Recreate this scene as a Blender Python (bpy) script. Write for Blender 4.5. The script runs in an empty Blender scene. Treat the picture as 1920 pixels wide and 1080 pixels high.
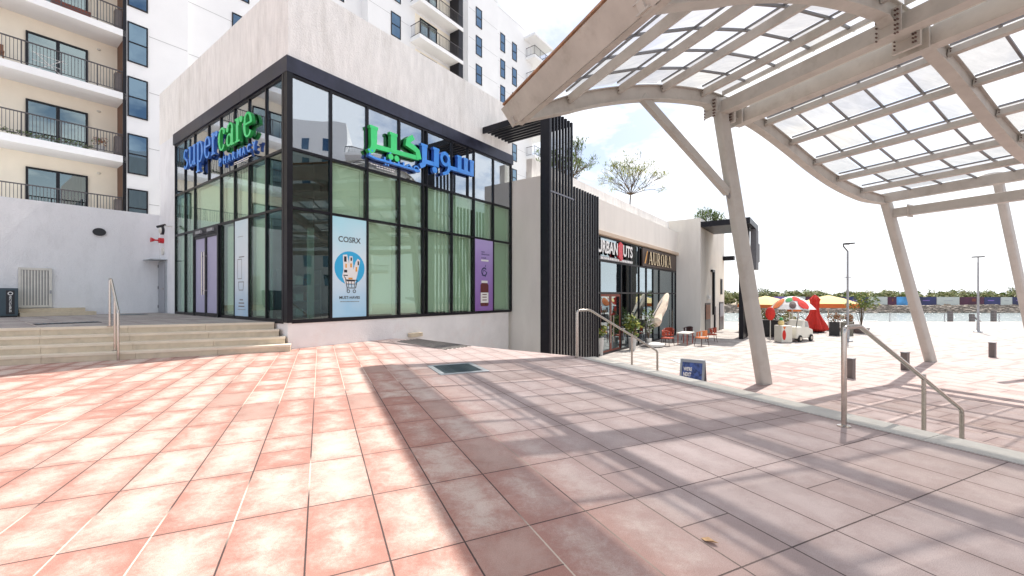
import bpy, math, random
from mathutils import Vector, Matrix
random.seed(7)
R = math.radians
scene = bpy.context.scene
col = scene.collection

# ------------------------------------------------------------------ camera
EYE = 1.45
cam_d = bpy.data.cameras.new('camera')
cam = bpy.data.objects.new('camera', cam_d)
col.objects.link(cam)
cam.location = (0, 0, EYE)
cam.rotation_euler = (R(90), 0, 0)
cam_d.sensor_width = 36
cam_d.lens = 788 / 1920 * 36
cam_d.shift_y = 13 / 1920
cam_d.clip_start = 0.05
cam_d.clip_end = 3000
scene.camera = cam

# ------------------------------------------------------------------ light
SUN_EL = 57.0
SUN_H = Vector((0.63, 0.777)).normalized()
SUN_AZ = math.atan2(SUN_H.x, SUN_H.y)          # clockwise from +Y
sun_d = bpy.data.lights.new('sun', 'SUN')
sun_d.energy = 3.7
sun_d.angle = R(0.6)
sun_d.color = (1.0, 0.95, 0.88)
sun = bpy.data.objects.new('sun', sun_d)
col.objects.link(sun)
sv = Vector((SUN_H.x * math.cos(R(SUN_EL)), SUN_H.y * math.cos(R(SUN_EL)), math.sin(R(SUN_EL))))
sun.rotation_euler = sv.to_track_quat('Z', 'Y').to_euler()
sun.location = (20, 20, 60)

scene.view_settings.view_transform = 'Standard'
scene.view_settings.look = 'None'
scene.view_settings.gamma = 1
scene.view_settings.exposure = 0.74
scene.cycles.max_bounces = 10
scene.cycles.transparent_max_bounces = 24
scene.cycles.use_denoising = True

world = bpy.data.worlds.new('World')
scene.world = world
world.use_nodes = True
wn, wl = world.node_tree.nodes, world.node_tree.links
wn.clear()


def nd(tree, typ, **kw):
    n = tree.nodes.new(typ)
    for k, v in kw.items():
        setattr(n, k, v)
    return n


def math_n(tree, op, a, b=None, c=None, clamp=False):
    n = tree.nodes.new('ShaderNodeMath')
    n.operation = op
    n.use_clamp = clamp
    for i, v in enumerate((a, b, c)):
        if v is None:
            continue
        if isinstance(v, (int, float)):
            n.inputs[i].default_value = v
        else:
            tree.links.new(v, n.inputs[i])
    return n.outputs[0]


def mix_n(tree, fac, a, b, blend='MIX'):
    n = tree.nodes.new('ShaderNodeMix')
    n.data_type = 'RGBA'
    n.blend_type = blend
    for i, v in ((0, fac), (6, a), (7, b)):
        if isinstance(v, (int, float)):
            n.inputs[i].default_value = v
        elif isinstance(v, tuple):
            n.inputs[i].default_value = (*v, 1)
        else:
            tree.links.new(v, n.inputs[i])
    return n.outputs[2]


def ramp_n(tree, fac, stops):
    n = tree.nodes.new('ShaderNodeValToRGB')
    cr = n.color_ramp
    while len(cr.elements) < len(stops):
        cr.elements.new(0.5)
    for e, (p, c) in zip(cr.elements, stops):
        e.position = p
        e.color = (*c, 1) if isinstance(c, tuple) else (c, c, c, 1)
    tree.links.new(fac, n.inputs[0])
    return n.outputs[0]


def noise_n(tree, vec, scale, detail=4, rough=0.55, dist=0.0):
    n = tree.nodes.new('ShaderNodeTexNoise')
    n.inputs['Scale'].default_value = scale
    n.inputs['Detail'].default_value = detail
    n.inputs['Roughness'].default_value = rough
    n.inputs['Distortion'].default_value = dist
    if vec is not None:
        tree.links.new(vec, n.inputs['Vector'])
    return n.outputs['Fac']


wt = world.node_tree
sky = nd(wt, 'ShaderNodeTexSky', sky_type='NISHITA')
sky.sun_disc = False
sky.sun_elevation = R(SUN_EL)
sky.sun_rotation = SUN_AZ
sky.air_density = 1.0
sky.dust_density = 2.5
sky.ozone_density = 1.0
tc = nd(wt, 'ShaderNodeTexCoord')
sep = nd(wt, 'ShaderNodeSeparateXYZ')
wl.new(tc.outputs['Generated'], sep.inputs[0])
zc = math_n(wt, 'ADD', math_n(wt, 'MAXIMUM', sep.outputs[2], 0.0), 0.18)
cmb = nd(wt, 'ShaderNodeCombineXYZ')
wl.new(math_n(wt, 'DIVIDE', sep.outputs[0], zc), cmb.inputs[0])
wl.new(math_n(wt, 'DIVIDE', sep.outputs[1], zc), cmb.inputs[1])
cl = noise_n(wt, cmb.outputs[0], 1.7, 7, 0.6, 0.3)
clm = ramp_n(wt, cl, [(0.44, 0.0), (0.56, 1.0)])
hz = ramp_n(wt, sep.outputs[2], [(0.0, 1.0), (0.30, 0.0)])
cmask = math_n(wt, 'MAXIMUM', clm, hz)
skyc = mix_n(wt, cmask, sky.outputs[0], (8.1, 8.3, 8.7))
bg = nd(wt, 'ShaderNodeBackground')
bg.inputs['Strength'].default_value = 0.11
wl.new(skyc, bg.inputs['Color'])
wo = nd(wt, 'ShaderNodeOutputWorld')
wl.new(bg.outputs[0], wo.inputs['Surface'])

# ------------------------------------------------------------------ frames
C0 = Vector((-5.97, 11.2, 0))
U1 = Vector((0.596, 0.803, 0)); U1.normalize()
U2 = Vector((-0.803, 0.596, 0)); U2.normalize()
VA = R(24.56)
V1 = Vector((math.cos(VA), math.sin(VA), 0))
V2 = Vector((-math.sin(VA), math.cos(VA), 0))
LOW = -1.95        # lower plaza level
POD = 0.70         # podium level


def FU(t, w, z=0.0): return C0 + U1 * t + U2 * w + Vector((0, 0, z))
def FV(p, q, z=0.0): return V1 * p + V2 * q + Vector((0, 0, z))
def FW(x, y, z=0.0): return Vector((x, y, z))


UANG = math.atan2(U1.y, U1.x)

# ------------------------------------------------------------------ materials
MATS = {}


def new_mat(name):
    m = bpy.data.materials.new(name)
    m.use_nodes = True
    t = m.node_tree
    t.nodes.clear()
    out = nd(t, 'ShaderNodeOutputMaterial')
    return m, t, out


def pbr(name, color, rough=0.6, metal=0.0, var=0.12, scale=6.0, bump=0.0, bscale=60.0, spec=0.5, stretch=None, stain=None, stain_scale=1.2, coat=0.0):
    m, t, out = new_mat(name)
    p = nd(t, 'ShaderNodeBsdfPrincipled')
    t.links.new(p.outputs[0], out.inputs[0])
    p.inputs['Roughness'].default_value = rough
    p.inputs['Metallic'].default_value = metal
    p.inputs['Specular IOR Level'].default_value = spec
    p.inputs['Coat Weight'].default_value = coat
    geo = nd(t, 'ShaderNodeNewGeometry')
    vec = geo.outputs['Position']
    if stretch:
        mp = nd(t, 'ShaderNodeMapping')
        mp.inputs['Scale'].default_value = stretch
        t.links.new(vec, mp.inputs[0])
        vec2 = mp.outputs[0]
    else:
        vec2 = vec
    n = noise_n(t, vec2, scale, 5, 0.6)
    lo = tuple(max(0, c * (1 - var)) for c in color)
    hi = tuple(min(1, c * (1 + var)) for c in color)
    c = ramp_n(t, n, [(0.3, lo), (0.7, hi)])
    if stain:
        n2 = noise_n(t, vec2, stain_scale, 6, 0.7)
        k = ramp_n(t, n2, [(0.52, 0.0), (0.75, 1.0)])
        c = mix_n(t, math_n(t, 'MULTIPLY', k, 0.55), c, stain)
    t.links.new(c, p.inputs['Base Color'])
    rr = math_n(t, 'MULTIPLY_ADD', n, 0.2, rough - 0.1, clamp=True)
    t.links.new(rr, p.inputs['Roughness'])
    if bump:
        b = nd(t, 'ShaderNodeBump')
        b.inputs['Strength'].default_value = bump
        b.inputs['Distance'].default_value = 0.02
        t.links.new(noise_n(t, vec, bscale, 4), b.inputs['Height'])
        t.links.new(b.outputs[0], p.inputs['Normal'])
    MATS[name] = m
    return m


def glass_mat(name, tint, base=0.12, gloss=(0.9, 0.95, 1.0), rough=0.006, film=None, film_amt=0.0, gain=1.0):
    m, t, out = new_mat(name)
    tr = nd(t, 'ShaderNodeBsdfTransparent')
    tr.inputs[0].default_value = (*tint, 1)
    first = tr.outputs[0]
    if film:
        df = nd(t, 'ShaderNodeBsdfDiffuse')
        df.inputs[0].default_value = (*film, 1)
        mx = nd(t, 'ShaderNodeMixShader')
        mx.inputs[0].default_value = film_amt
        t.links.new(first, mx.inputs[1]); t.links.new(df.outputs[0], mx.inputs[2])
        first = mx.outputs[0]
    gl = nd(t, 'ShaderNodeBsdfGlossy')
    gl.inputs['Color'].default_value = (*gloss, 1)
    gl.inputs['Roughness'].default_value = rough
    geo = nd(t, 'ShaderNodeNewGeometry')
    b = nd(t, 'ShaderNodeBump')
    b.inputs['Strength'].default_value = 0.06
    b.inputs['Distance'].default_value = 0.05
    t.links.new(noise_n(t, geo.outputs['Position'], 0.8, 1), b.inputs['Height'])
    t.links.new(b.outputs[0], gl.inputs['Normal'])
    lw = nd(t, 'ShaderNodeLayerWeight')
    lw.inputs[0].default_value = 0.5
    fac = math_n(t, 'MULTIPLY_ADD', math_n(t, 'POWER', lw.outputs['Facing'], 3.0), gain, base, clamp=True)
    mx = nd(t, 'ShaderNodeMixShader')
    t.links.new(fac, mx.inputs[0])
    t.links.new(first, mx.inputs[1]); t.links.new(gl.outputs[0], mx.inputs[2])
    t.links.new(mx.outputs[0], out.inputs[0])
    MATS[name] = m
    return m


def paving(name, p0, q0, tw, tl, half_left, half_right, split_p, cen, edge, right_cen, right_edge, bright=0.5, joint=(0.10, 0.06, 0.055), ang=VA, row_shift=0.0, jw=0.006):
    """tiles laid in the plaza's own direction: real joints, wear and tone per slab, plus canopy shade tinted in past split_p"""
    m, t, out = new_mat(name)
    p = nd(t, 'ShaderNodeBsdfPrincipled')
    t.links.new(p.outputs[0], out.inputs[0])
    geo = nd(t, 'ShaderNodeNewGeometry')
    sp = nd(t, 'ShaderNodeSeparateXYZ')
    t.links.new(geo.outputs['Position'], sp.inputs[0])
    ca, sa = math.cos(ang), math.sin(ang)
    P = math_n(t, 'ADD', math_n(t, 'MULTIPLY', sp.outputs[0], ca), math_n(t, 'MULTIPLY', sp.outputs[1], sa))
    Q = math_n(t, 'ADD', math_n(t, 'MULTIPLY', sp.outputs[0], -sa), math_n(t, 'MULTIPLY', sp.outputs[1], ca))
    a = math_n(t, 'DIVIDE', math_n(t, 'SUBTRACT', P, p0), tw)
    ci = math_n(t, 'FLOOR', a)
    fa = math_n(t, 'FRACT', a)
    b = math_n(t, 'DIVIDE', math_n(t, 'SUBTRACT', Q, q0), tl)
    if row_shift:
        w0 = nd(t, 'ShaderNodeTexWhiteNoise', noise_dimensions='1D')
        t.links.new(ci, w0.inputs['W'])
        b = math_n(t, 'ADD', b, math_n(t, 'MULTIPLY', math_n(t, 'FLOOR', math_n(t, 'MULTIPLY', w0.outputs[0], 3)), row_shift))
    bi = math_n(t, 'FLOOR', b)
    fb = math_n(t, 'FRACT', b)
    side = math_n(t, 'GREATER_THAN', P, split_p)
    cc = nd(t, 'ShaderNodeCombineXYZ')
    t.links.new(ci, cc.inputs[0]); t.links.new(bi, cc.inputs[1])
    wn1 = nd(t, 'ShaderNodeTexWhiteNoise', noise_dimensions='3D')
    t.links.new(cc.outputs[0], wn1.inputs['Vector'])
    thr = math_n(t, 'ADD', half_left, math_n(t, 'MULTIPLY', side, half_right - half_left))
    half = math_n(t, 'LESS_THAN', wn1.outputs[0], thr)
    # half-slab coordinate
    fb2 = math_n(t, 'MULTIPLY', fb, 2.0)
    hb = math_n(t, 'FLOOR', fb2)
    fh = math_n(t, 'FRACT', fb2)
    # distances to joints in metres
    da = math_n(t, 'MULTIPLY', math_n(t, 'MINIMUM', fa, math_n(t, 'SUBTRACT', 1.0, fa)), tw)
    db = math_n(t, 'MULTIPLY', math_n(t, 'MINIMUM', fb, math_n(t, 'SUBTRACT', 1.0, fb)), tl)
    dh = math_n(t, 'MULTIPLY', math_n(t, 'MINIMUM', fh, math_n(t, 'SUBTRACT', 1.0, fh)), tl * 0.5)
    dh2 = math_n(t, 'ADD', dh, math_n(t, 'MULTIPLY', math_n(t, 'SUBTRACT', 1.0, half), 9.0))
    dmin = math_n(t, 'MINIMUM', da, math_n(t, 'MINIMUM', db, dh2))
    cc2 = nd(t, 'ShaderNodeCombineXYZ')
    t.links.new(ci, cc2.inputs[0]); t.links.new(bi, cc2.inputs[1])
    t.links.new(math_n(t, 'MULTIPLY', hb, half), cc2.inputs[2])
    wn2 = nd(t, 'ShaderNodeTexWhiteNoise', noise_dimensions='3D')
    t.links.new(cc2.outputs[0], wn2.inputs['Vector'])
    tone = wn2.outputs[0]
    pos = geo.outputs['Position']
    n1 = noise_n(t, pos, 7.0, 6, 0.65, 0.6)
    n2 = noise_n(t, pos, 38.0, 4, 0.7)
    n3 = noise_n(t, pos, 220.0, 2, 0.6)
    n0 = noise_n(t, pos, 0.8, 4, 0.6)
    # worn pale middle, stained rim
    rim = math_n(t, 'ADD', math_n(t, 'MULTIPLY', dmin, 3.4), math_n(t, 'MULTIPLY_ADD', n1, 1.7, -0.88))
    rim = math_n(t, 'ADD', rim, math_n(t, 'MULTIPLY_ADD', n2, 1.0, -0.45))
    rim = math_n(t, 'ADD', rim, math_n(t, 'MULTIPLY_ADD', tone, 0.75, -0.32))
    rim = math_n(t, 'ADD', rim, math_n(t, 'MULTIPLY_ADD', n0, bright, -bright * 0.5))  # broad noise patches: overexposed paleness worked into the wear colour
    rs = nd(t, 'ShaderNodeMapRange', interpolation_type='SMOOTHSTEP')
    t.links.new(rim, rs.inputs[0]); rs.inputs[1].default_value = -0.25; rs.inputs[2].default_value = 1.15
    cl_ = mix_n(t, rs.outputs[0], edge, cen)
    cr_ = mix_n(t, rs.outputs[0], right_edge, right_cen)
    sm = nd(t, 'ShaderNodeMapRange', interpolation_type='SMOOTHSTEP')
    t.links.new(P, sm.inputs[0])
    sm.inputs[1].default_value = split_p - 0.4; sm.inputs[2].default_value = split_p + 1.3
    c = mix_n(t, sm.outputs[0], cl_, cr_)
    red = math_n(t, 'GREATER_THAN', tone, 0.93)
    c = mix_n(t, math_n(t, 'MULTIPLY', red, math_n(t, 'SUBTRACT', 0.62, math_n(t, 'MULTIPLY', sm.outputs[0], 0.45))), c, tuple(x * 0.82 for x in edge))
    spk = ramp_n(t, n3, [(0.32, 0.70), (0.6, 1.10)])
    c = mix_n(t, 1.0, c, spk, 'MULTIPLY')
    g = ramp_n(t, noise_n(t, pos, 1.6, 6, 0.7), [(0.35, 0.86), (0.6, 1.0)])
    c = mix_n(t, 1.0, c, g, 'MULTIPLY')
    vo = nd(t, 'ShaderNodeTexVoronoi'); vo.inputs['Scale'].default_value = 2.3
    t.links.new(pos, vo.inputs['Vector'])
    sx = nd(t, 'ShaderNodeSeparateColor'); t.links.new(vo.outputs['Color'], sx.inputs[0])
    gum = math_n(t, 'MULTIPLY', math_n(t, 'LESS_THAN', vo.outputs['Distance'], math_n(t, 'MULTIPLY', sx.outputs[1], 0.035)), math_n(t, 'GREATER_THAN', sx.outputs[0], 0.55))
    c = mix_n(t, math_n(t, 'MULTIPLY', gum, 0.6), c, (0.16, 0.11, 0.10))
    # joints: mostly dark gaps, part filled with pale sand
    jn = ramp_n(t, noise_n(t, pos, 0.35, 2, 0.5), [(0.50, 0.0), (0.54, 1.0)])
    alongv = math_n(t, 'LESS_THAN', da, math_n(t, 'MINIMUM', db, dh2))
    sand = math_n(t, 'MULTIPLY', math_n(t, 'MULTIPLY', jn, alongv), math_n(t, 'SUBTRACT', 1.0, sm.outputs[0]))
    jc = mix_n(t, sand, joint, (0.66, 0.56, 0.46))
    jmask = math_n(t, 'LESS_THAN', dmin, math_n(t, 'MULTIPLY_ADD', n2, jw * 0.9, jw * 0.55))
    jamt = math_n(t, 'MULTIPLY', jmask, math_n(t, 'MULTIPLY_ADD', math_n(t, 'GREATER_THAN', dh2, dmin), 0.15, 0.8))
    c = mix_n(t, jamt, c, jc)
    t.links.new(c, p.inputs['Base Color'])
    p.inputs['Roughness'].default_value = 0.78
    bm = nd(t, 'ShaderNodeBump')
    bm.inputs['Strength'].default_value = 0.35
    bm.inputs['Distance'].default_value = 0.006
    hgt = math_n(t, 'SUBTRACT', math_n(t, 'MULTIPLY', n2, 0.5), jmask)
    t.links.new(hgt, bm.inputs['Height'])
    t.links.new(bm.outputs[0], p.inputs['Normal'])
    MATS[name] = m
    return m


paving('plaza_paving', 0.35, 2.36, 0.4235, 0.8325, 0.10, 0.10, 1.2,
       (0.62, 0.50, 0.43), (0.42, 0.205, 0.16), (0.50, 0.41, 0.39), (0.41, 0.315, 0.295), bright=0.8, jw=0.005, joint=(0.05, 0.03, 0.028))  # second pair: sheltered slabs, less stained, canopy shade put into their colour
paving('lower_paving', 0.35, 2.36, 0.847, 1.665, 0.5, 0.3, 90.0,
       (0.50, 0.465, 0.43), (0.34, 0.30, 0.275), (0.6, 0.55, 0.5), (0.5, 0.45, 0.4), joint=(0.2, 0.17, 0.16), row_shift=0.333, jw=0.014)
paving('lower_pink', 0.35, 2.36, 0.847, 1.665, 0.3, 0.3, 90.0,
       (0.49, 0.39, 0.365), (0.39, 0.28, 0.255), (0.6, 0.55, 0.5), (0.5, 0.45, 0.4), joint=(0.11, 0.08, 0.075), row_shift=0.333, jw=0.012)
paving('podium_paving', 0.1, 0.2, 0.6, 0.6, 0.1, 0.1, 90.0,
       (0.46, 0.42, 0.39), (0.34, 0.29, 0.27), (0.6, 0.55, 0.5), (0.5, 0.45, 0.4), joint=(0.16, 0.13, 0.12), ang=UANG)

pbr('white_render', (0.82, 0.80, 0.765), 0.85, var=0.09, scale=2.6, bump=1.0, bscale=22, stain=(0.55, 0.52, 0.47), stain_scale=0.8, stretch=(2.2, 2.2, 0.5))
pbr('white_render_cool', (0.79, 0.795, 0.81), 0.85, var=0.08, scale=1.8, bump=0.8, bscale=24, stain=(0.56, 0.56, 0.57), stain_scale=0.9, stretch=(1.4, 1.4, 0.6))
pbr('plinth_render', (0.82, 0.805, 0.795), 0.85, var=0.06, scale=1.5, bump=0.5, bscale=30, stain=(0.80, 0.66, 0.62), stain_scale=0.7)
pbr('tower_render', (0.80, 0.80, 0.80), 0.85, var=0.03, scale=0.5, bump=0.15, bscale=12)
pbr('cream_render', (0.86, 0.79, 0.66), 0.85, var=0.04, scale=1.0, bump=0.2)
pbr('cream_wall', (0.80, 0.765, 0.70), 0.85, var=0.04, scale=0.9, bump=0.3, stain=(0.68, 0.64, 0.58), stain_scale=0.5, stretch=(1.5, 1.5, 0.3))
pbr('brown_panel', (0.13, 0.06, 0.035), 0.6, var=0.35, scale=3, stretch=(1, 1, 0.3))
pbr('dark_frame', (0.007, 0.007, 0.011), 0.35, var=0.25, scale=4, spec=0.3)
pbr('navy_fascia', (0.022, 0.024, 0.045), 0.34, var=0.35, scale=2.2, metal=0.2)
pbr('black_metal', (0.006, 0.006, 0.011), 0.4, var=0.3, scale=3, spec=0.3)
pbr('fin_edge', (0.16, 0.17, 0.21), 0.4, var=0.2, scale=3)
pbr('canopy_steel', (0.48, 0.455, 0.415), 0.5, var=0.10, scale=1.8, stain=(0.27, 0.23, 0.19), stain_scale=1.6, bump=0.12)
pbr('column_paint', (0.46, 0.445, 0.41), 0.5, var=0.07, scale=1.2, stain=(0.33, 0.28, 0.24), stain_scale=0.9, bump=0.10)
pbr('rust_edge', (0.34, 0.17, 0.09), 0.8, var=0.5, scale=3, stain=(0.45, 0.43, 0.38), stain_scale=1.6)
pbr('grey_alu', (0.22, 0.22, 0.23), 0.45, var=0.1, metal=0.4)
pbr('bolt_dark', (0.10, 0.055, 0.045), 0.6, var=0.3)
pbr('stainless', (0.52, 0.48, 0.44), 0.22, metal=1.0, var=0.08, scale=12)
pbr('step_stone', (0.60, 0.51, 0.38), 0.75, var=0.14, scale=5, bump=0.4, stain=(0.42, 0.33, 0.23), stain_scale=2.5)
pbr('step_tread', (0.72, 0.63, 0.50), 0.75, var=0.08, scale=3, bump=0.2)
pbr('kerb_stone', (0.52, 0.505, 0.465), 0.8, var=0.08, scale=5, bump=0.2, stain=(0.48, 0.45, 0.40), stain_scale=2)
pbr('blind_pale', (0.74, 0.78, 0.70), 0.8, var=0.03, scale=0.8)
pbr('blind_green', (0.58, 0.66, 0.54), 0.8, var=0.06, scale=0.8)
pbr('spandrel', (0.16, 0.16, 0.165), 0.7, var=0.1, scale=0.7)
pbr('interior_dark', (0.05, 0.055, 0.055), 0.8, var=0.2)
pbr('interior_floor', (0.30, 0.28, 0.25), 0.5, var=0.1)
pbr('lilac_film', (0.42, 0.40, 0.56), 0.35, var=0.04)
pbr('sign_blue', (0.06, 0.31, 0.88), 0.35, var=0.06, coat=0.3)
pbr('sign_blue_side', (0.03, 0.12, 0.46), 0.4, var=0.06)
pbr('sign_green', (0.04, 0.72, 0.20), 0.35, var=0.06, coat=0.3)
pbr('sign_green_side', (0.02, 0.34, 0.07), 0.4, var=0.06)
pbr('sign_white', (0.82, 0.82, 0.80), 0.4, var=0.03)
pbr('sign_gold', (0.80, 0.66, 0.42), 0.4, var=0.1)
pbr('sign_red', (0.62, 0.04, 0.06), 0.4, var=0.2)
pbr('brown_board', (0.075, 0.05, 0.038), 0.45, var=0.15)
pbr('ink_black', (0.02, 0.02, 0.025), 0.5, var=0.1)
pbr('poster_cyan', (0.03, 0.42, 0.74), 0.4, var=0.03)
pbr('poster_paper', (0.78, 0.82, 0.84), 0.4, var=0.02)
pbr('poster_purple', (0.38, 0.24, 0.60), 0.4, var=0.05, scale=1)
pbr('label_orange', (0.75, 0.36, 0.06), 0.5, var=0.1)
pbr('jar_brown', (0.12, 0.02, 0.02), 0.3, var=0.2)
pbr('soffit_beige', (0.62, 0.50, 0.38), 0.7, var=0.05)
pbr('chair_red', (0.42, 0.07, 0.035), 0.55, var=0.15)
pbr('chair_orange', (0.66, 0.19, 0.05), 0.6, var=0.12)
pbr('chair_dark', (0.06, 0.02, 0.02), 0.55, var=0.15)
pbr('beige_cloth', (0.70, 0.58, 0.46), 0.9, var=0.1, scale=8, bump=0.2)
pbr('yellow_cloth', (0.78, 0.60, 0.27), 0.85, var=0.06, scale=3)
pbr('orange_cloth', (0.70, 0.19, 0.05), 0.85, var=0.08, scale=3)
pbr('red_cloth', (0.58, 0.03, 0.02), 0.85, var=0.15, scale=5)
pbr('green_cloth', (0.06, 0.30, 0.10), 0.85, var=0.1)
pbr('white_cloth', (0.78, 0.77, 0.75), 0.85, var=0.04)
pbr('cream_paint', (0.72, 0.69, 0.60), 0.4, var=0.04, coat=0.2)
pbr('black_rubber', (0.02, 0.02, 0.02), 0.8, var=0.2)
pbr('planter_black', (0.02, 0.02, 0.022), 0.5, var=0.2)
pbr('planter_grey', (0.24, 0.22, 0.18), 0.8, var=0.15)
pbr('pot_white', (0.55, 0.54, 0.52), 0.6, var=0.08)
pbr('bark', (0.10, 0.07, 0.045), 0.9, var=0.3, scale=14)
pbr('leaf_green', (0.11, 0.17, 0.035), 0.6, var=0.5, scale=2.0)
pbr('leaf_yellow', (0.30, 0.31, 0.05), 0.6, var=0.45, scale=2.2)
pbr('leaf_olive', (0.30, 0.30, 0.15), 0.7, var=0.5, scale=1.4)  # lightened so the leaf colour carries the far-shore haze
pbr('leaf_dark', (0.14, 0.17, 0.08), 0.7, var=0.5, scale=1.4)
pbr('flower_brown', (0.30, 0.14, 0.07), 0.8, var=0.4, scale=6)
pbr('rock', (0.27, 0.235, 0.20), 0.9, var=0.4, scale=1.2, bump=0.4, bscale=5)
pbr('sand', (0.50, 0.42, 0.32), 0.9, var=0.1, scale=0.2)
pbr('hoard_navy', (0.022, 0.03, 0.11), 0.5, var=0.5, scale=0.25)
pbr('hoard_white', (0.52, 0.57, 0.55), 0.6, var=0.06, scale=0.3)
pbr('hoard_maroon', (0.075, 0.012, 0.045), 0.5, var=0.4, scale=0.3)
pbr('hoard_cyan', (0.07, 0.30, 0.62), 0.5, var=0.5, scale=0.25)
pbr('hoard_purple', (0.20, 0.13, 0.42), 0.5, var=0.3, scale=0.25)
pbr('bin_teal', (0.045, 0.075, 0.095), 0.45, var=0.1)
pbr('gate_white', (0.68, 0.66, 0.60), 0.5, var=0.05)
pbr('door_grey', (0.33, 0.34, 0.37), 0.5, var=0.06)
pbr('alarm_red', (0.60, 0.02, 0.03), 0.35, var=0.06)
pbr('rail_grey', (0.06, 0.055, 0.06), 0.5, var=0.1)
pbr('rail_steel', (0.36, 0.37, 0.39), 0.45, metal=0.5, var=0.1)
pbr('grate_iron', (0.09, 0.13, 0.15), 0.5, metal=0.4, var=0.2)
pbr('grate_frame', (0.42, 0.45, 0.47), 0.5, metal=0.3, var=0.12)
pbr('bollard_grey', (0.15, 0.125, 0.12), 0.5, var=0.12)
pbr('sign_frame', (0.30, 0.33, 0.36), 0.45, var=0.08)
pbr('sign_photo', (0.045, 0.085, 0.26), 0.5, var=0.8, scale=9)
pbr('curtain', (0.30, 0.26, 0.23), 0.9, var=0.3, scale=9, stretch=(3, 3, 0.1))
pbr('wood_red', (0.20, 0.06, 0.04), 0.7, var=0.2)
pbr('leaf_dry', (0.55, 0.36, 0.20), 0.8, var=0.3, scale=30)
pbr('joint_grey', (0.46, 0.46, 0.46), 0.9, var=0.05)  # plain grey of the render's movement joints
pbr('wood_door', (0.28, 0.12, 0.06), 0.55, var=0.3, scale=4)
glass_mat('glass_tower', (0.14, 0.17, 0.18), base=0.30, gloss=(0.52, 0.74, 0.92), gain=0.6)
glass_mat('glass_balcony', (0.30, 0.34, 0.32), base=0.28, gloss=(0.8, 0.95, 0.95), gain=0.6)
glass_mat('glass_upper', (0.60, 0.62, 0.62), base=0.42, gloss=(0.86, 0.92, 0.98), gain=0.5)
glass_mat('glass_shop', (0.84, 0.92, 0.86), base=0.07, gloss=(0.85, 0.97, 0.92), gain=0.75)
glass_mat('glass_clear', (0.55, 0.68, 0.64), base=0.10, gloss=(0.8, 0.92, 0.92), gain=0.6)
glass_mat('glass_cafe', (0.30, 0.42, 0.42), base=0.30, gloss=(0.85, 0.95, 1.0), gain=0.5)


def panel_mat(name, tcol, dif, fac):
    """cloudy polycarbonate: part clear, part scattering, each sheet aged a little differently"""
    m, t, out = new_mat(name)
    geo = nd(t, 'ShaderNodeNewGeometry')
    sp = nd(t, 'ShaderNodeSeparateXYZ'); t.links.new(geo.outputs['Position'], sp.inputs[0])
    ca, sa = math.cos(VA), math.sin(VA)
    P = math_n(t, 'ADD', math_n(t, 'MULTIPLY', sp.outputs[0], ca), math_n(t, 'MULTIPLY', sp.outputs[1], sa))
    Q = math_n(t, 'ADD', math_n(t, 'MULTIPLY', sp.outputs[0], -sa), math_n(t, 'MULTIPLY', sp.outputs[1], ca))
    cc = nd(t, 'ShaderNodeCombineXYZ')
    oi = nd(t, 'ShaderNodeObjectInfo')
    t.links.new(math_n(t, 'FLOOR', math_n(t, 'DIVIDE', math_n(t, 'SUBTRACT', Q, 10.6), 1.02)), cc.inputs[0])
    t.links.new(oi.outputs['Random'], cc.inputs[1])
    wn_ = nd(t, 'ShaderNodeTexWhiteNoise', noise_dimensions='3D'); t.links.new(cc.outputs[0], wn_.inputs['Vector'])
    tone = wn_.outputs[0]
    cell = ramp_n(t, tone, [(0.0, (0.50, 0.48, 0.46)), (0.12, (0.62, 0.62, 0.64)), (0.35, (0.70, 0.68, 0.64)), (0.6, tcol)])
    mp = nd(t, 'ShaderNodeMapping'); mp.inputs['Rotation'].default_value = (0, 0, -VA); mp.inputs['Scale'].default_value = (0.6, 2.2, 1)
    t.links.new(geo.outputs['Position'], mp.inputs[0])
    n = noise_n(t, mp.outputs[0], 1.3, 6, 0.7, 0.8)
    dirt = ramp_n(t, n, [(0.3, 0.80), (0.7, 1.0)])
    tr = nd(t, 'ShaderNodeBsdfTransparent'); t.links.new(mix_n(t, 1.0, cell, dirt, 'MULTIPLY'), tr.inputs[0])
    tl = nd(t, 'ShaderNodeBsdfTranslucent')
    df = nd(t, 'ShaderNodeBsdfDiffuse')
    c = ramp_n(t, n, [(0.3, tuple(x * 0.8 for x in dif)), (0.7, dif)])
    c = mix_n(t, 1.0, c, ramp_n(t, tone, [(0.0, (0.72, 0.70, 0.68)), (0.4, (0.95, 0.93, 0.88)), (0.7, (1, 1, 1))]), 'MULTIPLY')
    t.links.new(c, tl.inputs[0]); t.links.new(c, df.inputs[0])
    a = nd(t, 'ShaderNodeMixShader'); a.inputs[0].default_value = 0.3
    t.links.new(tl.outputs[0], a.inputs[1]); t.links.new(df.outputs[0], a.inputs[2])
    b = nd(t, 'ShaderNodeMixShader')
    f = math_n(t, 'ADD', math_n(t, 'MULTIPLY_ADD', n, 0.3, -0.15), fac, clamp=True)
    t.links.new(f, b.inputs[0])
    t.links.new(tr.outputs[0], b.inputs[1]); t.links.new(a.outputs[0], b.inputs[2])
    t.links.new(b.outputs[0], out.inputs[0])
    MATS[name] = m


panel_mat('poly_panel', (0.90, 0.90, 0.92), (0.66, 0.655, 0.64), 0.41)


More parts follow.
